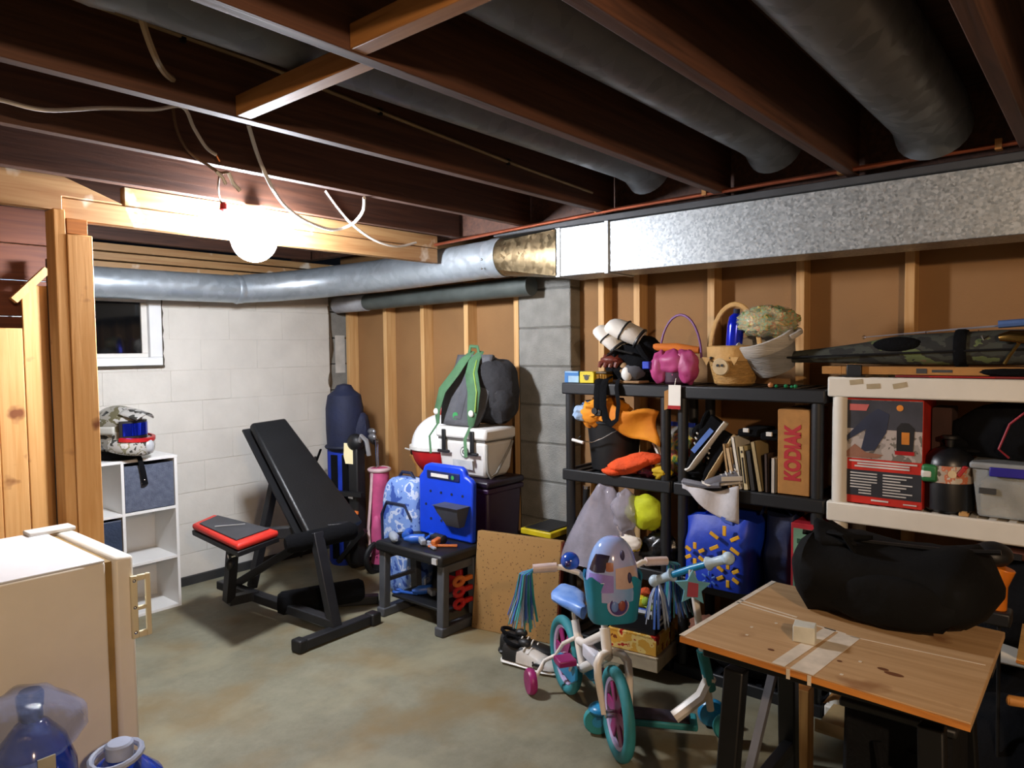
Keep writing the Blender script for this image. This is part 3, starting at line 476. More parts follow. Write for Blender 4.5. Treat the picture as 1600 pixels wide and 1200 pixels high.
P('grab_loop', MB().tube([bx(.3, 1)+V((0, 0, .0)), bx(.2, 1)+V((0, 0, .05)), bx(-.2, 1)+V((0, 0, .055)), bx(-.32, 1)], .012, 8, flat=.5), gs, bpk); P('badge', MB().lathe([(.022, 0), (.022, .006)], bx(-.1, .14)+V((-.016, 0, 0)), 18, axis=(-1, 0, 0)), mat('badge_green', '3a9a56', .6), bpk)
P('mesh_stripe', MB().tube([bx(0, .1)+V((-.018, 0, 0)), bx(0, .5)+V((-.018, 0, 0)), bx(0, .92)+V((-.018, 0, 0))], .03, 8, flat=.15), mat('grey_mesh', '55565c', .9), bpk)
# ---------------------------------------------------------------- toy tool bench and what stands on it
tb = thing('toy_workbench', 'toy workbench with grey legs, black top and blue pegboard', 'toy bench', (2.69, 2.9, 0)); gl_ = mat('toy_grey_plastic', '4c4f55', .5)
for y in (2.66, 3.13):
    for x in (2.575, 2.8): P('leg', MB().bar((x-.01 if x < 2.7 else x+.01, y, 0.045), (x, y, .37), .05, .045, (1, 0, 0)), gl_, tb, bev=.006)
    P('foot_rail', MB().bb((2.53, y-.03, 0), (2.85, y+.03, .05)), gl_, tb, bev=.008); P('top_rail', MB().bb((2.57, y-.018, .325), (2.81, y+.018, .37)), gl_, tb, bev=.005); P('mid_rail', MB().bb((2.59, y-.01, .19), (2.79, y+.01, .21)), gl_, tb)
P('shelf', MB().bb((2.6, 2.68, .1), (2.78, 3.11, .115)), black, tb, bev=.004); P('tabletop', MB().bb((2.53, 2.63, .372), (2.84, 3.165, .43)), black, tb, bev=.015)
P('vise', MB().bb((2.52, 2.655, .385), (2.53, 2.69, .415)), mat('grey_bolt', 'b5b5b5', .4), tb)
pol = [(3.09, .432), (2.665, .432), (2.655, .77), (2.68, .79), (2.71, .8), (2.72, .835), (2.75, .85), (3.0, .85), (3.04, .835), (3.055, .8), (3.085, .77)]
pbd = P('pegboard', MB().prism(pol, (2.8, 0, 0), (0, 1, 0), (0, 0, 1), (.04, 0, 0)), blue, tb, bev=.012)
P('handle_plate', MB().bb((2.794, 2.75, .765), (2.81, 3.01, .81)), mat('navy_slot', '101c50', .5), pbd, bev=.003); P('name_strip', MB().bb((2.788, 2.83, .778), (2.795, 2.97, .797)), white, pbd); P('dot', MB().lathe([(.012, 0), (.012, .004)], (2.795, 2.8, .786), 12, axis=(-1, 0, 0)), mat('badge_green', '3a9a56'), pbd)
for i in range(4):
    for z in (.69, .61, .53): P('peg_hole', MB().lathe([(.008, 0), (.008, .003)], (2.8, 2.73+.085*i+(.04 if z == .61 else 0), z), 8, axis=(-1, 0, 0)), nb, pbd)
P('tool_bin', MB().rings([[(2.8, 2.69-k, z), (2.8-d, 2.69-k, z), (2.8-d, 2.85+k, z), (2.8, 2.85+k, z)] for k, z, d in ((-.03, .52, .04), (0, .6, .085), (.012, .64, .1), (.02, .642, .11))]), gl_, pbd, bev=.006)
bt = mat('blue_toy', '2a63c8', .4); gt = mat('grey_toy', '9aa2ae', .4); kt = mat('dark_toy', '1d1e22', .5); ot = mat('orange_toy', 'c86a28', .5)
def toy_drill(lb, x, y, z, rz, m1, m2, s=1):
    t = thing('toy_drill', lb, 'toy tool', (x, y, z), rz, 'toy tools on the toy workbench')
    P('barrel', MB().lathe([(.012, -.06), (.024, -.055), (.026, .02), (.018, .035), (.008, .06)], (0, 0, .028*s), 12, axis=(1, 0, 0)), m1, t, w=False); P('grip', MB().bar((-.03, 0, .03), (-.05, .075, .022), .03, .03), m2, t, w=False, bev=.006)
toy_drill('blue toy drill at the left of the black bench top', 2.68, 3.05, .431, .6, bt, kt); toy_drill('blue toy drill in the middle of the black bench top', 2.62, 2.93, .431, 2.4, bt, gt); toy_drill('grey toy drill at the front edge of the black bench top', 2.57, 3.04, .431, 4.2, gt, kt); toy_drill('black toy drill in front of the pegboard bin', 2.71, 2.84, .431, 1.5, kt, ot)
def toy_wrench(lb, x, y, z, rz, m1):
    t = thing('toy_wrench', lb, 'toy tool', (x, y, z), rz, 'toy tools on the toy workbench'); P('shaft', MB().bar((-.06, 0, .008), (.05, 0, .008), .02, .012), m1, t, w=False, bev=.003); P('jaw', MB().tube([(.075+.025*math.cos(a), .025*math.sin(a), .008) for a in [.7+i*.49 for i in range(11)]], .008, 6), m1, t, w=False)
toy_wrench('grey toy wrench lying on the black bench top', 2.62, 2.8, .431, 1.2, gt); toy_wrench('blue toy wrench on the bench top before the pegboard', 2.75, 2.95, .431, .4, bt); toy_wrench('brown toy wrench right of the drills on the bench top', 2.68, 2.74, .431, 2.2, ot)
toy_wrench('blue toy wrench on the lower shelf between the bench legs', 2.66, 3.03, .116, 1.9, bt); toy_drill('blue toy drill on the lower shelf between the bench legs', 2.7, 2.96, .116, 2.6, bt, gt)
for i, (z, m_) in enumerate(((.15, red), (.215, red), (.27, ot))):
    t = thing('toy_clamp', ('lower red', 'upper red', 'orange')[i]+' toy clamp hooked in the near bench end', 'toy tool', (2.7, 2.66, z), 0, 'toy clamps on the bench end'); P('jaw', MB().tube([(2.66+.035*math.cos(a), 2.63, z+.02*math.sin(a)) for a in [i_*PI/6 for i_ in range(13)]], .012, 8), m_, t); P('grip', MB().bb((2.68, 2.62, z-.01), (2.76, 2.645, z+.015)), m_, t, bev=.005)
t = thing('plastic_board', 'flat red plastic board standing behind the toy workbench', 'board', (2.9, 2.84, 0)); P('board', MB().prism([(-.06, 0), (.06, 0), (.075, .1), (.06, .3), (.03, .4), (-.03, .4), (-.06, .3), (-.075, .1)], (2.865, 2.89, 0), (0, -1, 0), (.04, 0, 1), (.02, 0, 0)), red, t, bev=.006); P('grip_slot', MB().bb((2.86, 2.86, .2), (2.866, 2.92, .24)), black, t)
P('rim', MB().tube([(2.87, 2.96, .1), (2.875, 2.95, .3), (2.88, 2.92, .39)], .008, 6), mat('dark_red', '7a1014', .5), t)
rb = thing('black_case', 'black tool case with a yellow lid beside the pillar', 'case', (3.1, 2.36, 0))
P('body', MB().bb((3.0, 2.275, 0), (3.25, 2.475, .48)), black, rb, bev=.012); P('lid', MB().bb((2.995, 2.27, .482), (3.255, 2.48, .515)), mat('yellow_lid', 'c9b416', .5), rb, bev=.006); P('lid_panel', MB().bb((3.01, 2.29, .515), (3.24, 2.46, .521)), black, rb, bev=.002)
for y in (2.32, 2.37, 2.42): P('clasp', MB().bb((2.99, y-.012, .42), (3.0, y+.012, .46)), mat('grey_bolt', 'b5b5b5'), rb, bev=.002)
cdp = thing('insulation_board', 'thick brown speckled board leaning in front of the black shelves', 'board', (2.8, 2.3, 0))
m, nt, b, N, L = nodes('speckled_board'); tc = N('ShaderNodeTexCoord'); vo = N('ShaderNodeTexVoronoi'); vo.inputs['Scale'].default_value = 55; L(tc.outputs['Object'], vo.inputs[0]); r1 = N('ShaderNodeValToRGB'); r1.color_ramp.elements[0].position = .14; r1.color_ramp.elements[0].color = lin('614322'); r1.color_ramp.elements[1].position = .24; r1.color_ramp.elements[1].color = lin('94703f'); L(vo.outputs[0], r1.inputs[0]); L(r1.outputs[0], b.inputs['Base Color']); b.inputs['Roughness'].default_value = .8
a0, a1 = V((2.735, 2.615, 0)), V((2.835, 2.125, 0)); up = V((.07, .01, .515))
P('board', MB().quad(a0, a1, a1+up, a0+up, -.045), m, cdp, bev=.003); P('edge_tape', MB().quad(a1+V((.003, -.001, .01)), a1+V((.041, .008, .01)), a1+up+V((.041, .008, -.01)), a1+up+V((.003, -.001, -.01)), .003), mat('red_tape', '8a3a22', .6), cdp)
# ================================================================ shelving
def shelf_unit(name, lb, y0, y1, tiers, m, rim=.058, pr=.024, solid=False):
    t = thing(name, lb, 'shelf', (3.1, (y0+y1)/2, 0)); top = tiers[-1]
    for x in (2.93, 3.27):
        for y in (y0+pr+.012, y1-pr-.012): P('post', MB().lathe([(pr, 0), (pr*.9, .02), (pr, .05), (pr, top-.01)], (x+(pr+.004 if x < 3 else -pr-.004), y, 0), 14), m, t)
    for z in tiers:
        s = MB().bb((2.95, y0+.02, z-.028), (3.25, y1-.02, z-.012)).bb((2.93, y0, z-rim), (2.95, y1, z)).bb((3.25, y0, z-rim), (3.27, y1, z)).bb((2.95, y0, z-rim), (3.25, y0+.02, z)).bb((2.95, y1-.02, z-rim), (3.25, y1, z))
        s2 = P('shelf', s, m, t, bev=.007)
        n = int((y1-y0)/.06)
        for i in range(1, n): P('slat', MB().bb((2.955, y0+.02+(y1-y0-.04)*i/n-.011, z-.0125), (3.245, y0+.02+(y1-y0-.04)*i/n+.011, z-.003)), m, s2)
    return t
sblack = mat('shelf_black', '14161a', .5, var=.12); T = (.05, .46, .887, 1.327)
shelf_unit('shelving_unit', 'black plastic shelving unit nearest the block pillar, with orange clothes', 1.535, 2.145, T, sblack)
shelf_unit('shelving_unit', 'black plastic shelving unit beside the white shelf, holding books', .862, 1.52, T, sblack)
swhite = mat('shelf_white', 'd9d4c8', .45, var=.04)
ws = shelf_unit('shelving_unit', 'white plastic shelving unit at the right edge', -.06, .855, (.06, .47, .888, 1.378), swhite, .078, .03)
for y, z, a in ((.75, 1.36, .4), (.69, 1.345, .2), (.6, 1.35, .6)): P('tape_scrap', MB().box((2.9285, y, z), (.002, .045, .018), rot((2.93, y, z), 'X', -20*a)), mat('old_tape', 'b5a584', .5), ws)
def carton(name, lb, cat, x0, x1, y0, y1, z0, z1, m, rz=0, flap=True, group=None):
    t = thing(name, lb, cat, ((x0+x1)/2, (y0+y1)/2, z0), rz, group); hx_, hy, h = (x1-x0)/2, (y1-y0)/2, z1-z0
    P('body', MB().bb((-hx_, -hy, 0), (hx_, hy, h)), m, t, bev=.002, w=False)
    if flap: P('flap', MB().bb((-hx_-.0015, -hy+.004, h-.004), (hx_+.0015, hy-.004, h+.002)), m, t, w=False)
    return t, hx_, hy, h
def face(hx_, y, z): return basis((-hx_-.0012, y, z), (0, -1, 0), (0, 0, 1))   # plane on the -x side
# --- top of the left black unit
t, a, b_, h = carton('small_box', 'small blue and white box at the left end of the shelf top', 'box', 2.94, 3.0, 2.045, 2.13, 1.328, 1.382, mat('pale_blue_card', '9fc3de', .5)); P('blue_band', MB().bb((-a-.001, -b_, h-.02), (-a+.02, b_, h+.003)), mat('print_blue', '2273bb', .5), t, w=False); P('corner_print', MB().bb((-a-.0015, b_-.02, 0), (-a, b_, h-.02)), mat('print_blue', '2273bb'), t, w=False)
t, a, b_, h = carton('small_box', 'small bright yellow box beside the blue and white box', 'box', 2.935, 3.0, 1.952, 2.035, 1.328, 1.382, mat('yellow_card', 'e2cb12', .5)); P('print', MB().lathe([(.014, 0), (.014, .001)], (-a-.0005, 0, h*.5), 12, axis=(-1, 0, 0)), mat('print_dark', '3a3a3a'), t, w=False)
P('print_bar', MB().bb((-a-.0012, -.02, h*.5+.006), (-a, .02, h*.5+.012)), mat('print_dark', '3a3a3a'), t, w=False)
t = thing('amber_case', 'small amber plastic case right of the yellow box', 'case', (2.98, 1.915, 1.328)); am = mat('amber_plastic', '9a6a12', .25, alpha=.9); P('body', MB().bb((2.945, 1.885, 1.33), (3.01, 1.945, 1.372)), am, t, bev=.005); P('lid', MB().bb((2.943, 1.883, 1.374), (3.012, 1.947, 1.385)), mat('dark_amber', '4a3818', .4), t, bev=.003); P('ribs', MB().bb((2.942, 1.895, 1.34), (2.946, 1.9, 1.37)).bb((2.942, 1.91, 1.34), (2.946, 1.915, 1.37)).bb((2.942, 1.925, 1.34), (2.946, 1.93, 1.37)), am, t)
pw_ = mat('pad_white', 'ddd8cf', .7, var=.05, bump=.15); tanl = mat('tan_lining', '9a7a55', .8)
def glove(lb, c, yaw, s=1):
    t = thing('hockey_glove', lb, 'glove', c, yaw, 'white and black padded gloves')
    P('cuff', MB().rings([[V((x, r*math.cos(q)*1.15, .0+r*math.sin(q)*.8+dz)) for q in [2*PI*i/18 for i in range(18)]] for x, r, dz in ((-.128, .012, -.01), (-.122, .034, -.008), (-.108, .05, -.004), (-.08, .06, .002), (-.02, .064, .012), (.05, .06, .02), (.07, .05, .02))]), pw_, t, w=False, ang=60)
    P('palm', MB().ell((.12, 0, .01), (.08, .06, .045), 18, 12, .2, 4, 1), blackc, t, w=False); P('cuff_band', MB().tube([(.06, .06*math.cos(q)*1.12, .015+.06*math.sin(q)*.82) for q in [i*PI/8 for i in range(16)]], .009, 6, close=True), black, t, w=False)
    for k in range(4): P('finger', MB().tube([(.16, -.045+.03*k, .01), (.205, -.048+.032*k, -.01), (.23, -.05+.033*k, -.035)], [.017, .016, .011], 8), tanl if k % 2 else blackc, t, w=False)
    P('thumb', MB().tube([(.08, -.06, 0), (.13, -.085, -.02), (.165, -.085, -.03)], [.02, .018, .012], 8), blackc, t, w=False); P('cuff_seam', MB().tube([(-.03, .064*math.cos(q)*1.16, .012+.064*math.sin(q)*.83) for q in [i*PI/8 for i in range(16)]], .005, 6, close=True), black, t, w=False); return t
g1 = glove('white padded glove at the left of the pile on the shelf top', (3.0, 1.895, 1.53), -1.1); g1.rotation_euler = (.3, .85, -1.3); g1.scale = (.8, .8, .8)
g2 = glove('larger white padded glove lying on top of the pile', (3.02, 1.805, 1.56), -1.1); g2.rotation_euler = (.2, .55, -1.2); g2.scale = (.95, .95, .95)
def lump(name, lb, cat, c, r, m, amp=.35, fr=5, seed=1, zmin=None, group=None, part='fabric', extra=None):
    t = thing(name, lb, cat, (c[0], c[1], c[2]-r[2]), 0, group); P(part, MB().ell(c, r, 26, 18, amp, fr, seed, zmin=zmin), m, t, ang=70)
    return t
t = lump('black_gear', 'heap of black sports gear under the white gloves', 'sports gear', (3.06, 1.78, 1.42), (.1, .17, .1), blackc, .4, 6, 4, zmin=-.088); P('pad_strap', MB().tube([(2.97, 1.9, 1.45), (2.95, 1.83, 1.49), (2.96, 1.74, 1.47)], .02, 8, flat=.3), black, t); P('blue_tab', MB().bb((2.95, 1.655, 1.4), (2.985, 1.69, 1.435)), bb_, t, bev=.003)
t = thing('leather_mitt', 'reddish brown leather mitt in the pile on the shelf top', 'glove', (3.0, 1.88, 1.4)); lm = mat('red_leather', '6d2a1a', .5, bump=.2); P('pocket', MB().ell((2.98, 1.87, 1.44), (.05, .065, .03), 16, 10, .25, 6, 2), lm, t)
for k in range(4): P('finger', MB().tube([(2.97, 1.9-.025*k, 1.44), (2.95, 1.92-.03*k, 1.425), (2.945, 1.925-.03*k, 1.405)], [.014, .014, .009], 8), lm, t)
t = thing('grey_shoe', 'grey and white shoe at the foot of the pile on the shelf top', 'shoe', (2.99, 1.76, 1.33)); P('upper', MB().ell((2.99, 1.76, 1.385), (.05, .06, .045), 18, 12, .15, 4, 1, zmin=-.045), mat('grey_mesh', '55565c'), t); P('toe_cap', MB().ell((2.955, 1.775, 1.375), (.022, .03, .035), 12, 8), white, t); P('sole', MB().bb((2.94, 1.7, 1.33), (3.04, 1.81, 1.343)), tanl, t, bev=.006); P('tongue', MB().ell((2.97, 1.8, 1.4), (.02, .025, .03), 12, 8), tanl, t)
t = thing('black_strap', 'long black strap hanging in a loop over the shelf edge', 'strap', (2.92, 1.86, 1.33)); pts = [(2.99, 1.89, 1.36), (2.935, 1.885, 1.345), (2.915, 1.885, 1.3), (2.91, 1.883, 1.22), (2.9, 1.86, 1.155), (2.9, 1.83, 1.135), (2.9, 1.8, 1.16), (2.91, 1.795, 1.23), (2.915, 1.81, 1.31), (2.94, 1.815, 1.347), (3.0, 1.82, 1.36)]
P('webbing', MB().tube(pts, .019, 8, flat=.22), blackc, t); P('buckle', MB().bb((2.895, 1.885, 1.17), (2.91, 1.925, 1.2)), black, t, bev=.005)
t = thing('black_strap', 'second black strap end hanging at the left of the yellow jacket', 'strap', (2.92, 1.9, 1.33)); P('webbing', MB().tube([(2.98, 1.925, 1.355), (2.93, 1.92, 1.345), (2.915, 1.918, 1.28), (2.91, 1.915, 1.2)], .02, 8, flat=.22), blackc, t); P('clip', MB().lathe([(.016, 0), (.016, .01)], (2.9, 1.92, 1.195), 12, axis=(-1, 0, 0)), black, t)
pb_ = thing('pink_bag', 'pink fabric gift basket with a tall purple hoop handle', 'basket', (3.0, 1.54, 1.33)); pkf = mat('pink_satin', 'b8457e', .5, bump=.3, bs=20)
P('body', MB().lathe([(.06, 0), (.07, .01), (.075, .1), (.07, .12)], (3.03, 1.545, 1.33), 20), mat('dark_purple', '3d1530', .6), pb_)
for (y, z, r, s) in ((1.615, 1.405, (.045, .05, .075), 1), (1.545, 1.43, (.05, .07, .06), 2), (1.475, 1.41, (.045, .05, .078), 3), (1.54, 1.385, (.03, .03, .05), 4), (1.5, 1.46, (.03, .04, .03), 6)): P('ruffle', MB().ell((2.99, y, z), r, 24, 16, .22, 4, s), pkf, pb_, ang=80)
P('hoop_handle', MB().tube([(3.04+.0*i, 1.54+.105*math.cos(i*PI/16), 1.45+.2*math.sin(i*PI/16)) for i in range(17)], .006, 6), mat('purple_hoop', '7a4a86', .4), pb_)
t = thing('carrot_toy', 'long orange carrot shaped toy lying behind the pink basket', 'toy', (3.05, 1.6, 1.5)); P('body', MB().tube([(3.03, 1.7, 1.5), (3.03, 1.66, 1.502), (3.04, 1.56, 1.496), (3.05, 1.45, 1.485)], [.008, .018, .024, .016], 10), mat('orange_felt', 'd0701a', .8), t); P('tip', MB().ell((3.03, 1.7, 1.5), (.01, .018, .012), 10, 6), mat('olive_felt', '8a7a20', .8), t)
t = thing('hang_tag', 'white paper hang tag with a red foot hanging from the pink basket', 'tag', (2.92, 1.5, 1.2)); P('card', MB().quad((2.915, 1.535, 1.225), (2.915, 1.475, 1.225), (2.918, 1.475, 1.33), (2.918, 1.535, 1.33), .002), mat('tag_white', 'e3dfd6', .6, var=.03), t); P('red_foot', MB().quad((2.912, 1.536, 1.222), (2.912, 1.474, 1.222), (2.912, 1.474, 1.238), (2.912, 1.536, 1.238), .003), red, t); P('kraft_tag', MB().quad((2.924, 1.56, 1.215), (2.924, 1.5, 1.235), (2.924, 1.51, 1.32), (2.924, 1.56, 1.3), .002), kraft, t); P('loop', MB().tube([(2.916, 1.505, 1.325), (2.93, 1.505, 1.36)], .002, 5), white, t)
# --- top of the right black unit
bk = thing('wicker_basket', 'woven wooden basket with a pig face and tall hoop handle', 'basket', (3.02, 1.27, 1.33)); wk = mat('wicker', 'b58a4a', .7, bump=.8, bs=55, vs=30, st=(1, 1, 3)); wk2 = mat('wicker_band', 'c79c5c', .7, bump=.5, bs=40)
P('body', MB().lathe([(.07, 0), (.085, .01), (.105, .09), (.11, .12), (.095, .12)], (3.02, 1.27, 1.33), 24), wk, bk); P('band', MB().lathe([(.11, .105), (.116, .11), (.118, .17), (.105, .175), (.1, .12)], (3.02, 1.27, 1.33), 24), wk2, bk)
P('hoop_handle', MB().tube([(3.02, 1.27+.113*math.cos(i*PI/18), 1.47+.215*math.sin(i*PI/18)) for i in range(19)], .011, 8, flat=.5), wk2, bk); sn = P('snout', MB().lathe([(.036, 0), (.038, .008), (.034, .014)], (2.918, 1.285, 1.415), 20, axis=(-1, 0, -.1)), mat('pale_wood', 'd2b98e', .6), bk)
for y in (1.275, 1.295): P('nostril', MB().lathe([(.006, 0), (.006, .003)], (2.902, y, 1.42), 10, axis=(-1, 0, 0)), black, sn)
for y in (1.245, 1.33): P('eye', MB().ell((2.912, y, 1.452), (.006, .008, .006), 8, 6), black, bk)
for y in (1.225, 1.35): P('ear', MB().prism([(-.02, 0), (.02, 0), (0, .035)], (2.914, y, 1.455), (0, 1, 0), (0, 0, -1), (-.006, 0, 0)), wk2, bk)
bt_ = thing('blue_bottle', 'shiny blue bottle standing in the pig faced basket', 'bottle', (3.03, 1.235, 1.45)); P('body', MB().tube([(3.03, 1.28, 1.45), (3.03, 1.27, 1.59), (3.03, 1.267, 1.63), (3.03, 1.266, 1.645)], [.036, .036, .03, .014], 16), mat('blue_foil', '1428c8', .12, metal=.4, var=.05), bt_); P('cap', MB().tube([(3.03, 1.266, 1.645), (3.03, 1.265, 1.665)], .014, 12), nb, bt_)
wbk = thing('rope_basket', 'white and grey coiled rope basket tipped on the shelf top', 'basket', (3.03, 1.1, 1.4)); X = M.Translation((3.03, 1.12, 1.475)) @ M.Rotation(math.radians(-14), 4, 'X') @ M.Rotation(math.radians(-20), 4, 'Y') @ M.Scale(.86, 4)
rope = mat('rope_white', 'c9c3ba', .85, bump=.7, bs=90, st=(.3, .3, 3)); ropeg = mat('rope_grey2', '94928f', .85, bump=.7, bs=90, st=(.3, .3, 3))
P('upper_wall', MB().lathe([(.128, .02), (.136, .03), (.142, .085), (.13, .088), (.12, .0)], n=28, X=X), rope, wbk); P('lower_wall', MB().lathe([(.06, -.105), (.09, -.1), (.115, -.04), (.13, .025), (.12, .02)], n=28, X=X), ropeg, wbk)
for s in (-1, 1): P('rope_handle', MB().tube([X @ V((.03*k, s*(.138+.035*math.sin((k+2)*PI/4)), .06)) for k in (-2, -1, 0, 1, 2)], .012, 8), rope, wbk)
gp = thing('bagged_grass', 'clear bag of multicoloured shredded craft grass on the rope basket', 'plastic bag', (3.03, 1.13, 1.6))
P('shreds', MB().ell((3.03, 1.13, 1.605), (.085, .125, .062), 30, 20, .35, 14, 3), mat('mixed_shreds', '9aa860', .8, vs=38, bump=1, bs=60, const=((0, '5f7f4a'), (.4, 'b89a4e'), (.48, '8aa878'), (.55, 'c77a40'), (.6, 'd0c088'))), gp, ang=70)
P('film', MB().ell((3.03, 1.13, 1.605), (.092, .133, .07), 22, 14, .2, 6, 5), mat('bag_film', 'd5d8d0', .1, alpha=.22, bump=.8, bs=25), gp, ang=70)
for i, (px, py, c_, r) in enumerate(((1204, 596, 'd09060', .011), (1213, 600, '1f8a5a', .007), (1228, 599, '1f8a5a', .008), (1243, 597, '1f8a5a', .008), (1237, 601, '2a9a6a', .006))):
    p = ax(px, py, 2.95); p.z = 1.328+r; t = thing('bead', ('round peach coloured bead', 'tiny green bead beside the peach bead', 'green bead in the middle of the row', 'green bead at the right of the row', 'small bright green bead between the two green beads')[i]+' on the black shelf edge', 'bead', (p.x, p.y, 1.328), 0, 'beads on the black shelf top')
    P('ball', MB().ell(p, (r, r, r), 12, 8), mat('bead_'+c_, c_, .3), t); P('ring', MB().tube([p+V((r*math.cos(q), r*math.sin(q), 0)) for q in [j*PI/6 for j in range(12)]], r*.15, 5, close=True), mat('bead_'+c_, c_), t)
# --- second tier, left unit
t = thing('black_bucket', 'black bucket with a wire handle on the left black shelf', 'bucket', (3.08, 1.93, .888)); P('tub', MB().lathe([(.11, 0), (.115, .005), (.138, .235), (.145, .238), (.145, .25), (.13, .25), (.108, .01)], (3.09, 1.93, .888), 28), black, t); P('bail', MB().tube([(2.95, 2.04, 1.06), (2.93, 2.06, 1.035), (2.93, 1.96, 1.035), (2.935, 1.9, 1.06), (2.95, 1.83, 1.1)], .003, 6), chrome, t); P('grip', MB().tube([(2.925, 2.075, 1.04), (2.925, 2.01, 1.03)], .008, 8), white, t)
oj = thing('orange_jacket', 'golden orange jacket heaped over the black bucket', 'jacket', (3.02, 1.83, 1.12)); om = mat('orange_fabric', 'e0900c', .8, bump=.4, bs=20, h2='c06a08', vs=5)
P('body', MB().ell((3.03, 1.93, 1.195), (.1, .12, .065), 24, 16, .4, 5, 9), om, oj, ang=70); P('sleeve', MB().grid(lambda u, v: V((2.955-.03*math.sin(PI*u)+.03*math.sin(7*u+v*4)*.5, 1.94-.33*u+.02*math.sin(5*v), 1.225-.03*u-.11*v*(.75+.7*u)+.012*math.sin(9*u))), 16, 10), om, oj, thick=.02, ang=70)
P('hem', MB().ell((2.97, 1.98, 1.17), (.04, .07, .06), 18, 12, .4, 6, 2), om, oj, ang=70)
lump('blue_cloth', 'pale blue cloth at the left of the orange jacket', 'clothing', (3.0, 2.055, 1.17), (.07, .045, .045), mat('pale_blue_cloth', 'a9c4e6', .85, bump=.4), .35, 5, 3); lump('blue_cloth', 'darker blue folded cloth above the pale blue cloth', 'clothing', (3.04, 2.03, 1.215), (.06, .05, .022), mat('mid_blue_cloth', '5a82b8', .85, bump=.4), .3, 5, 6)
t = thing('orange_hat', 'bright orange knitted hat on the shelf edge', 'hat', (2.96, 1.76, .888)); ohm = mat('hunter_orange', 'ef5418', .85, bump=.6, bs=70); P('crown', MB().ell((2.96, 1.75, .945), (.06, .125, .045), 24, 14, .35, 4, 3, X=rot((2.96, 1.75, .945), 'X', -18), zmin=-.05), ohm, t, ang=70); P('cuff', MB().ell((2.95, 1.85, .9), (.045, .06, .022), 18, 10, .2, 5, 2), ohm, t, ang=70); P('peak', MB().ell((2.96, 1.64, .98), (.04, .05, .025), 16, 10, .2, 5, 2), ohm, t)
t = lump('red_beads', 'glittery dark red trinkets beside the orange hat', 'trinkets', (2.97, 1.67, .92), (.04, .07, .032), mat('dark_red_glitter', '5a1420', .2, metal=.4, vs=60, h2='2a0a18'), .4, 12, 3, part='heap')
zb = thing('zip_bag', 'clear zip bag of colourful toys behind the shelf posts', 'plastic bag', (3.06, 1.56, .888)); P('contents', MB().ell((3.08, 1.55, .99), (.06, .1, .1), 20, 14, .3, 6, 4, zmin=-.1), mat('mixed_toys', 'a33', .5, vs=22, const=((0, '6a2a2a'), (.38, 'c03028'), (.46, 'd8b020'), (.53, '4a8a3a'), (.6, '3a4a9a'))), zb); P('film', MB().ell((3.07, 1.555, 1.02), (.075, .12, .13), 20, 14, .2, 5, 1, zmin=-.13), mat('bag_film', 'd5d8d0'), zb); P('zip_strip', MB().tube([(3.0, 1.66, 1.05), (2.99, 1.62, .985), (2.99, 1.58, .95)], .007, 6), white, zb); P('blue_seal', MB().bb((3.03, 1.46, 1.13), (3.045, 1.63, 1.15)), bb_, zb)
lump('yellow_cloth', 'small yellow cloth hanging between the two black shelf posts', 'clothing', (2.97, 1.6, .92), (.04, .05, .035), mat('yellow_cloth', 'd8b416', .8, bump=.3), .4, 5, 2)
# --- second tier, right unit: shoes, books, carton
def shoe(lb, c, eul, mu, ms, stripe=None, s=1, cat='shoe', name='sports_shoe'):
    t = thing(name, lb, cat, c); t.rotation_euler = eul; t.scale = (s, s, s); rr = []
    for x, w_, h in ((-.12, .026, .075), (-.115, .034, .085), (-.08, .037, .095), (-.03, .036, .085), (.02, .039, .065), (.07, .044, .05), (.11, .04, .04), (.14, .024, .03), (.148, .01, .024)):
        rr.append([V((x, w_*math.copysign(abs(math.cos(q))**.7, math.cos(q)), .022+max(0, math.sin(q))*(h-.02)*1.0-max(0, -math.sin(q))*.004)) for q in [2*PI*i/16 for i in range(16)]])
    P('upper', MB().rings(rr), mu, t, w=False); sr = [[V((x, w_*math.cos(q), .012+.011*math.sin(q)+(.012 if x > .13 else 0))) for q in [2*PI*i/12 for i in range(12)]] for x, w_ in ((-.128, .026), (-.115, .04), (-.05, .04), (.02, .043), (.08, .049), (.13, .036), (.155, .012))]
    P('sole', MB().rings(sr), ms, t, w=False); P('collar', MB().tube([(-.075+.04*math.cos(q), .03*math.sin(q), .092-.012*math.cos(q)) for q in [i*PI/7 for i in range(14)]], .009, 6, close=True), blackc, t, w=False)
    P('tongue', MB().ell((-.025, 0, .095), (.03, .02, .018), 12, 8), mu, t, w=False)
    for k in range(4): P('lace', MB().tube([(-.015+.022*k, -.03, .075-.01*k), (-.012+.022*k, 0, .093-.012*k), (-.015+.022*k, .03, .075-.01*k)], .004, 6), white, t, w=False)
    if stripe:
        for s_ in (-1, 1): P('side_stripe', MB().bar((-.07, s_*.039, .035), (.06, s_*.043, .042), .022, .006, (0, 1, 0)), stripe, t, w=False)
    return t
shoe('black sneaker with white and blue trim propped up on the shelf by the books', (2.98, 1.36, 1.055), (.2, .95, 1.9), blackc, pw_, mat('stripe_blue', '5f86d8', .5), 1.0); shoe('black and tan sneaker tipped toe down left of the books', (3.0, 1.31, 1.0), (.3, 1.05, 2.0), blackc, mat('tan_sole', 'c9ad80', .7), None, .95); shoe('grey and white shoe lying on the shelf in front of the books', (2.965, 1.25, .9), (0, .1, 2.1), mat('grey_shoe_mesh', '6a6a72', .7), pw_, white, .85)
lump('black_gear', 'dark sports gear under the sneakers on the right black shelf', 'sports gear', (3.02, 1.42, .93), (.08, .07, .045), blackc, .4, 5, 8, zmin=-.04)
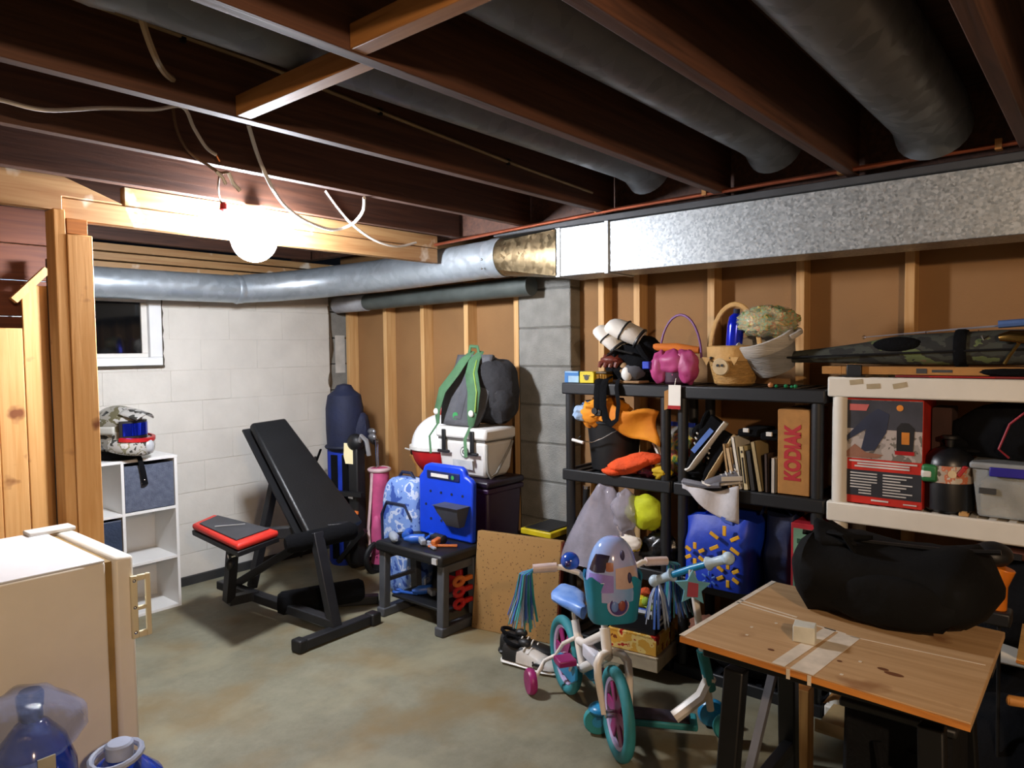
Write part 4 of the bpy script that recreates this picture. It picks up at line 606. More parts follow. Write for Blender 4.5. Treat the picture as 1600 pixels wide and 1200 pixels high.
cl = thing('white_cloth', 'white and grey cloth draped over the shelf edge above the blue bag', 'cloth', (2.93, 1.33, .85)); P('drape', MB().grid(lambda u, v: V((2.915-.02*math.sin(PI*u)*v+.012*math.sin(11*u+v), 1.47-.27*u, .9-.02*math.sin(PI*u)-v*(.035+.13*u**1.3)+.01*math.sin(8*u))), 16, 10), mat('off_white_cloth', 'c9c6c8', .85, bump=.2), cl, thick=.006, ang=70); P('blue_print', MB().quad((2.9, 1.275, .75), (2.9, 1.225, .738), (2.9, 1.225, .758), (2.9, 1.275, .77), .003), mat('print_blue2', '4a6ad0', .6), cl); P('dark_fold', MB().tube([(2.915, 1.46, .9), (2.9, 1.36, .895), (2.9, 1.28, .905)], .014, 8), mat('grey_shoe_mesh', '6a6a72'), cl)
books = [(1.262, .015, .19, .10, 'a8875a', 'thin tan book'), (1.24, .02, .175, .13, 'c5a67c', 'thick cream book'), (1.212, .017, .225, .12, 'd6cfc0', 'tall white book'), (1.187, .022, .185, .09, 'c9b98f', 'cream binder with a black slot on its spine'), (1.157, .022, .17, .1, '2a2622', 'black book'), (1.126, .02, .21, .12, '9d8a62', 'olive brown book leaning'), (1.1, .015, .16, .02, '3a2a22', 'dark brown book'), (1.073, .018, .145, .0, 'b5ada2', 'short pale grey book')]
for i, (y, w_, h, ln, c_, nm) in enumerate(books):
    t = thing('book', nm+(' in the row', ' beside the thin tan book', ' in the middle of the row', ' in the row', ' right of the cream binder', ' to the right', ' behind the leaning one', ' next to the kraft carton')[i]+' on the black shelf', 'book', (3.03, y, .888), 0, 'books on the right black shelf'); bm_ = mat('book_'+c_, c_, .6, var=.08); X = M.Rotation(-ln*1.4, 4, 'X')
    P('cover', MB().box((0, w_/2-.0015, h/2), (.16, .003, h), X).box((0, -w_/2+.0015, h/2), (.16, .003, h), X).box((-.0785, 0, h/2), (.003, w_, h), X), bm_, t, w=False); P('pages', MB().box((.003, 0, h/2), (.15, w_-.006, h-.008), X), mat('page_white', 'd8d0bc', .8), t, w=False)
    if i in (3,): P('spine_slot', MB().box((-.081, 0, h*.45), (.003, .006, h*.6), X), black, t, w=False); P('spine_dot', MB().box((-.081, 0, h*.88), (.003, .007, .01), X), black, t, w=False)
for y, z, n_ in ((1.2, 1.13, 'above the tall white book'), (1.1, 1.12, 'above the olive book')):
    t = thing('black_gear', 'black object with a shiny white tip '+n_, 'gear', (3.05, y, z-.03)); P('body', MB().bb((2.99, y-.05, z-.02), (3.2, y+.045, z+.012)), blackc, t, bev=.01); P('tip', MB().bb((2.98, y-.01, z), (2.99, y+.015, z+.018)), white, t, bev=.002)
kd, a, b_, h = carton('kraft_carton', 'tall kraft carton with KODIAK printed in red up its side', 'box', 2.955, 3.2, .928, 1.056, .889, 1.238, kraft)
text('KODIAK', .085, mat('print_red', 'a8202a', .7, var=.05), kd, basis((-a-.0012, 0, h*.49), (0, 0, 1), (0, 1, 0)), 'lettering', .0045, .7)
# --- third and bottom tiers
gbag = thing('plastic_bag', 'big cloudy clear plastic bag bulging out of the left black shelf', 'plastic bag', (3.0, 1.9, .46)); cf = mat('cloudy_film', 'b3aebc', .16, alpha=.6, bump=1, bs=14); gr = []
for i in range(19):
    v = i/18; z = .44+.385*v; k = (1-v)**.75+.12; ring = []
    for j in range(36):
        q = 2*PI*j/36; n_ = 1+.07*NZ.noise(V((math.cos(q)*1.6, math.sin(q)*1.6, v*2.5)))+.035*math.sin(q*9+v*4)*v; ring.append(V((2.97-.02*v+.13*k*math.cos(q)*n_, 1.93-.03*v+.21*k*math.sin(q)*n_, z+.02*math.sin(q*3)*v)))
    gr.append(ring)
P('film', MB().rings(gr), cf, gbag, ang=80); P('neck', MB().ell((2.93, 1.77, .72), (.05, .075, .1), 26, 18, .25, 5, 4), cf, gbag, ang=80); P('contents', MB().ell((3.0, 1.95, .58), (.09, .15, .12), 20, 14, .15, 4, 6, zmin=-.11), mat('grey_contents', '6d6a72', .8), gbag)
lump('yellow_vest', 'bright lime yellow vest bundled on the left black shelf', 'clothing', (2.96, 1.68, .72), (.06, .1, .085), mat('hi_vis', 'c9d40f', .75, bump=.5, bs=18, h2='a8b008'), .2, 4, 7); lump('printed_cloth', 'white cloth with a yellow flower beside the cloudy bag', 'clothing', (2.92, 1.74, .57), (.035, .06, .04), mat('flower_cloth', 'd8d0c4', .8, vs=9, const=((0, 'd8d0c4'), (.55, 'c9b03a'), (.62, 'd8a090'))), .25, 5, 3); lump('dark_bag_or_filler', 'black bin bag on the left black shelf beneath the lime vest', 'bag', (2.99, 1.62, .545), (.06, .09, .08), mat('black_film', '141416', .25, bump=.6, bs=18), .4, 6, 3, zmin=-.08)
t = thing('tan_handle', 'tan wooden handle standing in the left black shelf', 'stick', (3.1, 2.06, .46)); P('shaft', MB().tube([(3.12, 2.1, .465), (3.1, 2.06, .82)], .016, 10), wood('tan_stick2', 'c08a3a', '9d6b24', 'z'), t); P('end', MB().ell((3.1, 2.06, .82), (.017, .017, .012), 10, 6), mat('tan_end', 'c8954a'), t)
t = thing('black_tube', 'black tube with a silver end standing in the left black shelf', 'tube', (3.1, 2.1, .46)); P('tube', MB().tube([(3.1, 2.125, .465), (3.1, 2.11, .76)], .018, 10), black, t); P('end', MB().tube([(3.1, 2.11, .76), (3.1, 2.109, .775)], .019, 10), chrome, t)
def shopping_bag(lb, x0, x1, y0, y1, z0, h, m, seed):
    t = thing('shopping_bag', lb, 'bag', ((x0+x1)/2, (y0+y1)/2, z0)); rr = []
    for k in range(9):
        v = k/8; ring = []
        for j in range(28):
            q = 2*PI*j/28; cx = math.copysign(abs(math.cos(q))**.35, math.cos(q)); cy = math.copysign(abs(math.sin(q))**.35, math.sin(q)); d = .018*NZ.noise(V((cx*2+seed, cy*2, v*3)))
            ring.append(V(((x0+x1)/2+cx*((x1-x0)/2*(1-.35*v*v)+d), (y0+y1)/2+cy*((y1-y0)/2*(.92+.08*v)+d), z0+h*v*(1+.05*math.sin(q*2+seed)*v))))
        rr.append(ring)
    P('sack', MB().rings(rr), m, t, ang=60)
    P('carry_handle', MB().tube([((x0+x1)/2-.04, (y0+y1)/2+.09, z0+h-.02), ((x0+x1)/2-.05, (y0+y1)/2+.06, z0+h+.05), ((x0+x1)/2-.05, (y0+y1)/2-.0, z0+h+.045), ((x0+x1)/2-.04, (y0+y1)/2-.05, z0+h-.02)], .012, 8, flat=.3), m, t); return t
blub = mat('woven_blue', '0f3cc0', .5, bump=.25, bs=20)
sb = shopping_bag('royal blue shopping bag with yellow sunburst marks on the shelf', 2.86, 3.2, 1.14, 1.46, .461, .29, blub, 1); yel = mat('burst_yellow', 'e0a818', .6)
def burst(t, y, z, r, m, x=2.853, wd=.016):
    for k in range(6):
        q = PI/2+k*PI/3; d = V((0, math.cos(q), math.sin(q))); P('ray', MB().bar(V((x, y, z))+d*r*.42, V((x, y, z))+d*r, wd, .006, (1, 0, 0)), m, t, bev=.002)
burst(sb, 1.245, .665, .075, yel, 2.862); burst(sb, 1.375, .6, .05, yel, 2.852); burst(sb, 1.225, .535, .055, yel, 2.853); burst(sb, 1.31, .5, .035, mat('burst_pale_blue', '5a8ae0', .6), 2.851, .007)
shopping_bag('dark navy bag behind the royal blue shopping bag', 2.97, 3.2, 1.0, 1.13, .461, .33, mat('navy_woven', '0e1f4a', .6, bump=.3, bs=20), 5)
gbx, a, b_, h = carton('game_box', 'green box with a red border and an orange giraffe picture', 'box', 2.93, 3.12, .9, .99, .461, .78, mat('box_red', 'b02030', .5)); P('panel', MB().bb((-a-.0015, -b_+.01, .015), (-a, b_-.01, h-.02)), mat('panel_green', '6f9a80', .5), gbx, w=False)
gm = mat('giraffe_orange', 'e0a020', .6); P('giraffe_print', MB().bar((-a-.003, .012, .05), (-a-.003, -.005, .19), .022, .003, (1, 0, 0)).bar((-a-.003, -.008, .188), (-a-.003, .02, .2), .018, .003, (1, 0, 0)).bar((-a-.003, .0, .03), (-a-.003, .0, .1), .04, .003, (1, 0, 0)), gm, gbx, w=False); P('title_print', MB().bb((-a-.003, -.012, .235), (-a-.001, .002, .255)).bb((-a-.003, .006, .238), (-a-.001, .02, .258)), mat('dark_green_print', '1f4a34', .6), gbx, w=False)
# boxes on the bottom tier
b1, a, b_, h = carton('snack_box', 'long low cream snack box at the bottom of the box stack', 'box', 2.76, 3.0, 1.53, 1.79, .051, .115, mat('cream_card', 'c9b594', .6)); b1.rotation_euler.z = .12
b2, a, b_, h = carton('snack_box', 'red and golden snack box with food pictures in the middle of the stack', 'box', 2.77, 3.0, 1.54, 1.78, .12, .205, mat('snack_print', 'c07a28', .5, vs=16, const=((0, '7a3a14'), (.36, 'd09a3a'), (.52, 'e0c070'), (.6, 'b02a1c')))); b2.rotation_euler.z = .12
b3, a, b_, h = carton('snack_box', 'black box with a white and blue top panel, topmost of the stack', 'box', 2.78, 3.0, 1.55, 1.77, .21, .295, mat('box_black', '17171c', .4)); b3.rotation_euler.z = .12
P('top_panel', MB().bb((-a+.015, -b_+.015, h+.001), (a-.02, b_-.02, h+.0035)), mat('panel_white', 'c9cad2', .5), b3, w=False); P('logo_patch', MB().bb((-a+.05, -.05, h+.003), (-a+.1, .05, h+.0048)), mat('print_blue2', '4a6ad0'), b3, w=False); P('front_logo', MB().bb((-a-.0015, .02, .03), (-a, .09, .065)), mat('print_blue2', '4a6ad0'), b3, w=False); P('side_print', MB().bb((-.06, -b_-.0015, .05), (-.02, -b_, .07)).bb((-.06, -b_-.0015, .025), (-.01, -b_, .035)), white, b3, w=False)
t = thing('plush_toy', 'small yellow and orange plush bird on top of the black box', 'toy', (2.87, 1.64, .3)); P('body', MB().ell((2.87, 1.65, .325), (.035, .04, .028), 16, 10, .15, 5, 1), mat('plush_yellow', 'd8c81c', .9, bump=.6, bs=60), t); P('crest', MB().ell((2.88, 1.635, .368), (.025, .03, .018), 14, 8, .4, 8, 3), mat('plush_orange', 'd0501c', .9, bump=.6), t); P('leaf', MB().ell((2.86, 1.59, .312), (.03, .035, .014), 14, 8, .3, 6, 2), mat('plush_green', '8a9a2a', .9), t); P('wing', MB().ell((2.85, 1.615, .335), (.02, .02, .02), 12, 8), mat('plush_lime', '9ab83a', .9), t)
lump('dark_bag_or_filler', 'dark storage bag on the bottom tier of the right black shelf', 'bag', (3.05, 1.2, .15), (.14, .22, .1), blackc, .2, 4, 5, zmin=-.099); lump('brown_bag', 'brown pouch on the bottom tier behind the scooter', 'bag', (2.93, 1.33, .25), (.05, .1, .06), mat('brown_pouch', '7a4a34', .8), .3, 5, 6)
# --- white shelf contents
hb, a, b_, h = carton('heater_box', 'red and black camping heater box with an outdoor photo on its front', 'box', 2.955, 3.2, .525, .79, .889, 1.295, mat('box_print_red', 'cc2c20', .45))
ph = P('photo_panel', MB().bb((-a-.0015, -b_+.003, .175), (-a, b_-.002, h-.005)), mat('photo_ground', '8d857e', .5, vs=14, const=((0, '57504a'), (.42, '8d857e'), (.52, 'a89e98'), (.62, '6a645c'))), hb, w=False); P('text_panel', MB().bb((-a-.0015, -b_+.003, .03), (-a, b_-.002, .13)), mat('panel_charcoal', '2c2e36', .5), hb, w=False)
def flat(name, poly, m, par, d=.0022): return P(name, MB().prism(poly, (-a-d, 0, 0), (0, -1, 0), (0, 0, 1), (.0012, 0, 0)), m, par, w=False)
flat('photo_sky', [(-.13, .29), (.13, .29), (.13, .4), (-.13, .4)], mat('photo_dark', '3a3a42', .5, vs=12), ph); flat('photo_jeans', [(-.13, .26), (-.06, .34), (-.02, .37), (.02, .35), (.01, .28), (-.03, .21), (-.08, .2), (-.06, .29), (-.13, .24)], mat('photo_jeans', '2a3046', .5), ph, .003); flat('photo_hand', [(-.13, .2), (-.1, .23), (-.06, .2), (.0, .195), (-.02, .18), (-.13, .178)], mat('photo_skin', '9a6a54', .5), ph, .0035)
flat('photo_heater', [(.045, .21), (.1, .21), (.105, .3), (.085, .32), (.06, .32), (.045, .3)], mat('photo_black', '16161a', .5), ph, .003); flat('photo_glow', [(.062, .24), (.088, .24), (.088, .285), (.062, .285)], mat('photo_orange', 'd8842a', .5), ph, .0038); flat('photo_base', [(.04, .2), (.105, .2), (.105, .214), (.04, .214)], red, ph, .004); flat('photo_knob', [(.055+.012*math.cos(q*PI/5), .375+.012*math.sin(q*PI/5)) for q in range(10)], mat('photo_orange', 'd8842a'), ph, .0035); flat('brand_patch', [(-.12, .36), (-.06, .36), (-.05, .385), (-.12, .385)], mat('brand_red', 'c0605a', .5), ph, .0035)
pt = mat('print_white', 'd8d4d0', .6); lines = MB()
for z, x0, x1 in ((.165, -.12, .115), (.155, -.09, .09), (.145, -.1, .09)): lines.bb((-a-.003, -x1, z-.003), (-a-.0012, -x0, z+.003))
for k in range(8): z = .118-.011*k; lines.bb((-a-.003, .02+(.02 if k > 3 else 0), z-.0022), (-a-.0012, .115-(.03 if k > 5 else 0), z+.0022)); lines.bb((-a-.003, -.1+(.02*(k % 3)), z-.0022), (-a-.0012, .0, z+.0022))
lines.bb((-a-.003, -.115, .012), (-a-.0012, -.07, .016)).bb((-a-.003, -.02, .014), (-a-.0012, .04, .02)); P('print_lines', lines, pt, hb, w=False)
t = thing('propane_bottle', 'squat black gas bottle with a warning label beside the heater box', 'gas bottle', (3.03, .45, .889)); c = (3.03, .452, .889); P('tank', MB().lathe([(.07, 0), (.082, .01), (.082, .17), (.075, .2), (.05, .225), (.03, .235)], c, 28), mat('tank_black', '17191d', .35), t); P('label', MB().lathe([(.0835, .11), (.084, .11), (.084, .172), (.0835, .172)], c, 28), mat('label_print', 'a89a8a', .4, vs=22, const=((0, '5a4a3a'), (.4, 'a89a8a'), (.52, 'c07050'), (.6, 'c8c0b4'))), t); P('green_band', MB().bb((2.947, .475, .998), (2.985, .53, 1.062)), mat('label_green', '2a7a44', .5), t, bev=.01); P('white_stripe', MB().bb((2.9455, .49, 1.01), (2.98, .531, 1.045)), white, t, bev=.01); P('valve', MB().lathe([(.014, .23), (.016, .26), (.03, .265), (.03, .275)], c, 14), black, t); P('dial', MB().lathe([(.014, 0), (.014, .004)], (2.945, .43, 1.035), 14, axis=(-1, 0, 0)), mat('pale_wood', 'd2b98e'), t)
t = thing('red_clip', 'small red plastic clip beside the gas bottle label', 'clip', (2.96, .4, 1.03)); P('body', MB().bar((2.945, .412, 1.03), (2.95, .393, 1.06), .014, .008, (1, 0, 0)), red, t, bev=.002); P('jaw', MB().ell((2.95, .392, 1.062), (.006, .01, .006), 8, 6), red, t)
tu = thing('clear_tub', 'clear plastic food tub with a blue clip lid on the white shelf', 'tub', (3.06, .23, .889)); x0, x1, y0, y1 = 2.955, 3.17, .08, .375; P('wall', MB().rings([[(x0+k, y0+k, z), (x1-k, y0+k, z), (x1-k, y1-k, z), (x0+k, y1-k, z)] for k, z in ((.025, .891), (.02, .9), (.004, 1.06))], cap=False), mat('tub_clear', 'c9d2d6', .15, alpha=.4), tu, bev=.01, thick=.002); P('lid', MB().bb((x0-.006, y0-.006, 1.062), (x1+.006, y1+.006, 1.085)), mat('tub_lid', 'c0c6c8', .2, alpha=.6), tu, bev=.008); P('clip', MB().bb((x0-.014, .17, 1.04), (x0-.002, .32, 1.072)), mat('clip_purple', '2c2496', .4), tu, bev=.004)
P('contents', MB().bb((x0+.026, y0+.026, .894), (x1-.026, y1-.026, 1.02)), mat('cream_powder', 'ccb688', .9, bump=.4), tu, bev=.01); P('tub_label', MB().bb((x0+.004, .3, .975), (x0+.008, .35, .995)), mat('print_dark', '3a3a3a'), tu)
t = thing('wood_scrap', 'small tan scrap on the white shelf in front of the tub', 'scrap', (2.95, .39, .889)); P('chip', MB().bb((2.94, .378, .889), (2.965, .408, .9)), wood('scrap_pine', 'c49a60', 'a67a40', 'y'), t, bev=.002); P('splinter', MB().bb((2.945, .384, .9), (2.96, .4, .904)), wood('scrap_pine', '', ''), t)
t = lump('black_bag', 'black bag with red piping at the right end of the white shelf', 'bag', (3.12, .26, 1.16), (.09, .2, .13), blackc, .18, 4, 4, zmin=-.07); P('red_piping', MB().tube([(3.01, .2, 1.29), (3.0, .27, 1.22), (3.0, .3, 1.13), (3.01, .27, 1.1)], .004, 6), mat('piping_red', 'a01c30', .5), t)
t = lump('black_gear', 'black cap shaped item behind the gas bottle', 'gear', (3.12, .44, 1.13), (.06, .06, .035), blackc, .2, 5, 2); P('brim', MB().ell((3.08, .4, 1.11), (.04, .05, .01), 14, 8), black, t)
t, a2, b2_, h2 = carton('dark_carton', 'dark brown carton standing behind the heater box', 'box', 3.08, 3.22, .455, .52, .889, 1.26, mat('dark_card', '3a2018', .8))
# top of the white shelf
cc = thing('gun_case', 'long camouflage soft case with a black strap on the shelf tops', 'soft case', (3.05, .5, 1.46)); cam_m = mat('camo_cloth', '3a3f34', .85, vs=11, bump=.4, bs=40, const=((0, '1b1c1a'), (.42, '33362f'), (.52, '25241f'), (.58, '55603a'), (.66, '6a5a44')), st=(1, .6, 1))
prof = [(1.12, .012, 1.45), (1.05, .022, 1.453), (.9, .03, 1.46), (.75, .042, 1.468), (.68, .05, 1.475), (.6, .058, 1.48), (.3, .062, 1.487), (-.05, .062, 1.487)]
P('case_body', MB().rings([[V((3.03+.05*math.cos(q)*(r/.06), y, z+r*math.sin(q))) for q in [2*PI*i/16 for i in range(16)]] for y, r, z in prof]), cam_m, cc, ang=60)
for y in (.42, .2): P('strap', MB().tube([(3.03+.056*math.cos(q), y, 1.485+.066*math.sin(q)) for q in [i*PI/9 for i in range(18)]], .02, 6, close=True, flat=.25), blackc, cc)
P('zip', MB().tube([(2.985, 1.05, 1.452), (2.977, .7, 1.465), (2.975, .3, 1.48), (2.975, 0, 1.48)], .004, 5), black, cc); P('dark_panel', MB().ell((3.0, .62, 1.5), (.03, .09, .03), 16, 10), blackc, cc)
fc, a3, b3_, h3 = carton('long_carton', 'long flat kraft carton under the camouflage case', 'box', 2.96, 3.14, -.05, .885, 1.388, 1.418, kraft, flap=False); P('stamp', MB().bb((-a3-.001, .1, .006), (-a3, .135, .024)).bb((-a3-.001, .02, .01), (-a3, .085, .02)), mat('print_dark', '3a3a3a'), fc, w=False); P('end_tape', MB().bb((-a3-.001, .395, 0), (a3, .405, .0305)), kraft, fc, w=False)
t, a4, b4_, h4 = carton('flat_red_box', 'thin dark red box under the long kraft carton', 'box', 2.95, 3.12, .2, .62, 1.379, 1.387, mat('dark_red', '7a1014'), flap=False); P('edge_line', MB().bb((-a4-.001, -.1, .002), (-a4, .1, .005)), red, t, w=False)
t = thing('black_bracket', 'black clip bracket folded over the left end of the long carton', 'bracket', (2.95, .75, 1.38)); P('clip', MB().bb((2.945, .735, 1.379), (2.958, .79, 1.425)), black, t, bev=.004); P('foot', MB().bb((2.925, .72, 1.379), (2.945, .8, 1.384)), black, t, bev=.002)
fr_ = thing('fishing_rod', 'grey fishing rod with a shiny reel lying over the camouflage case', 'fishing rod', (3.1, .4, 1.53)); rp = [ax(1350, 527, 3.12), ax(1420, 521, 3.12), ax(1500, 514, 3.12), ax(1640, 503, 3.12)]; P('blank', MB().tube(rp, [.002, .003, .004, .005], 6), mat('rod_grey', '8a8a94', .3), fr_); P('tip_guide', MB().tube([rp[0]+V((0, .006*math.cos(q), .006*math.sin(q))) for q in [i*PI/5 for i in range(10)]], .0015, 5, close=True), chrome, fr_)
P('rod_sleeve', MB().tube([ax(1560, 507, 3.1), ax(1680, 498, 3.1)], .014, 8), mat('rod_blue', '5a7ab8', .4), fr_)
for y in (.55, .38): P('guide', MB().tube([(3.12, y, 1.535), (3.11, y, 1.55), (3.12, y, 1.552)], .0015, 5), chrome, fr_)
re = thing('fishing_reel', 'shiny gold and silver fishing reel at the right end of the shelf top', 'fishing reel', (2.95, .26, 1.45)); brs = mat('brass', 'b08a4a', .2, metal=1); P('spool', MB().tube([(2.96, .3, 1.52), (2.955, .27, 1.525), (2.95, .22, 1.52)], [.012, .02, .024], 14), brs, re); P('foot', MB().tube([(2.96, .24, 1.51), (2.955, .27, 1.46), (2.955, .285, 1.43)], .006, 6), brs, re); P('crank', MB().tube([(2.95, .33, 1.525), (2.945, .345, 1.515), (2.945, .35, 1.53)], .005, 6), chrome, re); P('bail', MB().tube([(2.95, .2+.03*math.cos(q), 1.525+.03*math.sin(q)) for q in [i*PI/6 for i in range(9)]], .004, 6), chrome, re)
lump('dark_cloth', 'black cloth lying on the long kraft carton at the right', 'cloth', (2.97, .27, 1.4), (.03, .09, .016), blackc, .3, 5, 3)
# ================================================================ work table with duffel
wt = thing('work_table', 'folding work table with paint marked plywood top and black steel legs', 'table', (1.86, .5, 0))
ply = wood('plywood_face', 'b3926a', 'a07e55', 'y', .6, '8a6440'); q4 = [V((1.60, .81, .765)), V((1.562, .19, .765)), V((2.12, .19, .765)), V((2.15, .78, .765))]
P('tabletop', MB().quad(q4[0], q4[1], q4[2], q4[3], .017), ply, wt, bev=.002); pe = wood('ply_edge', 'c98338', '8a4f1e', 'y', .6)
P('front_edge', MB().quad(q4[0]+V((-.002, 0, .001)), q4[1]+V((-.002, 0, .001)), q4[1]+V((-.002, 0, .015)), q4[0]+V((-.002, 0, .015)), .002), pe, wt)
pm = mat('white_paint', 'd5cbbb', .6, var=.12, vs=25); def_ = lambda u, v: q4[0].lerp(q4[1], u).lerp(q4[3].lerp(q4[2], u), v)+V((0, 0, .0172))
def stripe(u0, v0, u1, v1, w_, nm='paint_mark'): P(nm, MB().bar(def_(u0, v0), def_(u1, v1), w_, .0012), pm, wt)
stripe(.40, .0, .435, .52, .03); stripe(.485, .0, .515, .5, .052); stripe(.0, .56, .5, .505, .006); stripe(.0, .6, .28, .56, .006); stripe(.006, 0, .006, 1, .014); stripe(.52, .49, .98, .55, .003)
for u, v in ((.18, .3), (.24, .42), (.6, .08), (.62, .25), (.2, .2)): P('paint_spot', MB().lathe([(.004, 0), (.004, .001)], def_(u, v), 8), pm, wt)
for u, v, a_, b_ in ((.74, .22, .02, .009), (.7, .24, .012, .007), (.33, .12, .008, .006), (.56, .2, .006, .005)): P('knot', MB().add([def_(u, v)+V((b_*math.cos(q), a_*math.sin(q), .0004)) for q in [i*PI/8 for i in range(16)]], [tuple(range(16))]), mat('knot_brown', '6a4024', .6), wt)
for u in (.44, .515): P('paint_drip', MB().bar(q4[0].lerp(q4[1], u)+V((-.005, 0, .016)), q4[0].lerp(q4[1], u)+V((-.005, 0, -.006)), .008, .002, (1, 0, 0)), pm, wt)
P('jaw_rail', MB().bb((1.64, .22, .725), (1.72, .77, .762)), blackm, wt, bev=.004); P('rear_rail', MB().bb((1.98, .2, .71), (2.06, .78, .762)), blackm, wt, bev=.004)
for y in (.69, .27):
    P('leg', MB().bar((1.66, y, .71), (1.6, y+(.03 if y > .5 else -.03), .0), .05, .04, (1, 0, 0)), blackm, wt, bev=.005); P('leg', MB().bar((2.02, y, .71), (2.14, y+(.03 if y > .5 else -.03), .0), .05, .04, (1, 0, 0)), blackm, wt, bev=.005)
    P('side_brace', MB().bar((1.63, y+.01, .33), (2.09, y+.01, .33), .03, .035), blackm, wt, bev=.003); P('diagonal', MB().bar((1.66, y, .3), (1.95, y, .66), .022, .02, (0, 1, 0)), mat('grey_rod', '6a6a6e', .5, metal=.3), wt)
P('stretcher', MB().bar((1.62, .72, .38), (1.62, .25, .34), .035, .04), blackm, wt, bev=.004); P('step', MB().bb((1.56, .26, .1), (1.64, .71, .125)), blackm, wt, bev=.003)
for y in (.7, .26): P('bolt', MB().lathe([(.009, 0), (.009, .006)], (1.6, y, .36), 10, axis=(-1, 0, 0)), chrome, wt); P('foot', MB().bb((1.57, y-.0+(.0 if y < .5 else .0), 0), (1.63, y+.05, .02)), black, wt)
t = thing('white_block', 'small white foam block on the plywood table top', 'block', (1.76, .56, .782)); P('body', MB().bb((-.022, -.025, 0), (.022, .025, .04)), mat('foam_white', 'd4d6cc', .8), t, bev=.002, w=False); P('base', MB().bb((-.02, -.023, 0), (.02, .023, .003)), white, t, w=False); t.rotation_euler.z = .2
df = thing('duffel_bag', 'large black duffel bag on the back of the plywood table', 'bag', (2.08, .42, .783)); dc = mat('black_ripstop', '0b0c0e', .85, bump=.4, bs=22, h2='060708', spec=.15)
rr = []
for i in range(15):
    v = i/14; y = .69-.5*v; e_ = min(1, (min(v, 1-v)*7)**.5) if 0 < v < 1 else .12; ring = []
    for j in range(24):
        q = 2*PI*j/24; cx = math.copysign(abs(math.cos(q))**.7, math.cos(q)); cz = math.copysign(abs(math.sin(q))**.75, math.sin(q)); n_ = .02*NZ.noise(V((cx*1.5, v*5, cz*1.5)))
        hz = .105-.022*math.sin(PI*v)+.02*(1 if v < .2 else 0); ring.append(V((2.07+(.17*cx+n_)*e_+.03*v, y, max(.784, .784+.1+(hz*cz+n_)*e_))))
    rr.append(ring)
P('body', MB().rings(rr), dc, df, ang=60)
P('end_flap', MB().grid(lambda u, v: V((1.98+.1*u, .6-.1*v+.02*math.sin(4*u), .96+.06*(1-v)*math.sin(PI*u)+.02*v)), 8, 6), dc, df, thick=.012); P('carry_handle', MB().tube([(1.98, .5, .95), (1.97, .53, 1.0), (2.0, .57, 1.0), (2.03, .57, .95)], .014, 8, flat=.4), dc, df); P('zip', MB().tube([(2.05, .66, .975), (2.08, .5, .965), (2.1, .3, .97), (2.1, .2, .985)], .007, 6), blackm, df)
P('side_pocket', MB().ell((1.94, .42, .86), (.035, .16, .07), 20, 12, .15, 5, 3), dc, df, ang=60)
# scraps to the right of and under the table
t = thing('wood_offcut', 'pale plywood offcut poking out behind the table at the right', 'board', (2.2, .15, .74)); P('board', MB().quad((2.05, .16, .735), (2.02, -.02, .735), (2.3, -.05, .735), (2.32, .17, .735), .012), wood('pale_ply', 'c9a566', 'a98548', 'y'), t); P('cut_edge', MB().bar((2.05, .16, .741), (2.02, -.02, .741), .012, .004), pe, t); P('support', MB().bb((2.14, .0, 0), (2.2, .06, .734)), blackm, t)
t = thing('dowel', 'round wooden stick end at the right edge below the table', 'stick', (1.9, .1, .62)); p = az(1576, 1094, .62); P('shaft', MB().tube([p, p+V((.06, -.2, 0))], .013, 10), wood('dowel', 'c48c48', 'a87034', 'y'), t); P('end', MB().ell(p, (.012, .006, .012), 10, 6), wood('dowel', '', ''), t); P('holder', MB().bb((p.x+.03, p.y-.17, 0), (p.x+.09, p.y-.11, p.z-.013)), blackm, t)
dr = thing('orange_tool', 'orange handled power tool hanging at the right behind the duffel', 'tool', (2.35, .2, .8)); c = ax(1562, 925, 2.4); P('handle', MB().tube([c+V((0, -.012, .07)), c+V((0, .0, .02)), c+V((0, .004, -.05))], [.026, .02, .022], 12), mat('tool_orange', 'd8781a', .4), dr, bev=.003); P('head', MB().ell(c+V((.02, .02, .1)), (.06, .05, .035), 16, 10), black, dr); P('chuck', MB().tube([c+V((-.02, .06, .1)), c+V((-.03, .085, .1))], [.018, .012], 12), chrome, dr); P('battery', MB().bb(c+V((-.035, -.03, -.09)), c+V((.035, .035, -.05))), black, dr, bev=.006); P('cord', MB().tube([c+V((0, 0, -.09)), c+V((.02, 0, -.3)), (c.x+.05, c.y, .01)], .005, 6), black, dr)
cdb = thing('cardboard_sheet', 'torn tan cardboard piece behind the duffel under the white shelf', 'cardboard', (2.9, .62, .73)); P('sheet', MB().prism([(0, 0), (.0, .05), (.09, .045), (.17, .01), (.165, -.01)], ax(1363, 862, 2.9), (0, -1, 0), (0, 0, 1), (.004, 0, 0)), kraft, cdb); P('strip', MB().bb(ax(1338, 862, 2.9), ax(1356, 830, 2.905)), kraft, cdb); P('box_behind', MB().bb((2.93, .3, .472), (3.2, .8, .64)), mat('dark_card', '3a2018'), cdb, bev=.004)
lump('dark_bag_or_filler', 'black bag bulging under the right end of the white shelf', 'bag', (2.9, .18, .62), (.2, .2, .14), blackc, .2, 4, 9, zmin=-.14); t = thing('brown_case', 'dark reddish brown case under the white shelf at far right', 'case', (2.95, .2, .76)); P('lid', MB().bb((2.93, .1, .762), (3.2, .36, .79)), mat('red_brown', '5a2e1e', .6), t, bev=.006); P('latch', MB().bb((2.92, .22, .765), (2.93, .25, .785)), black, t)
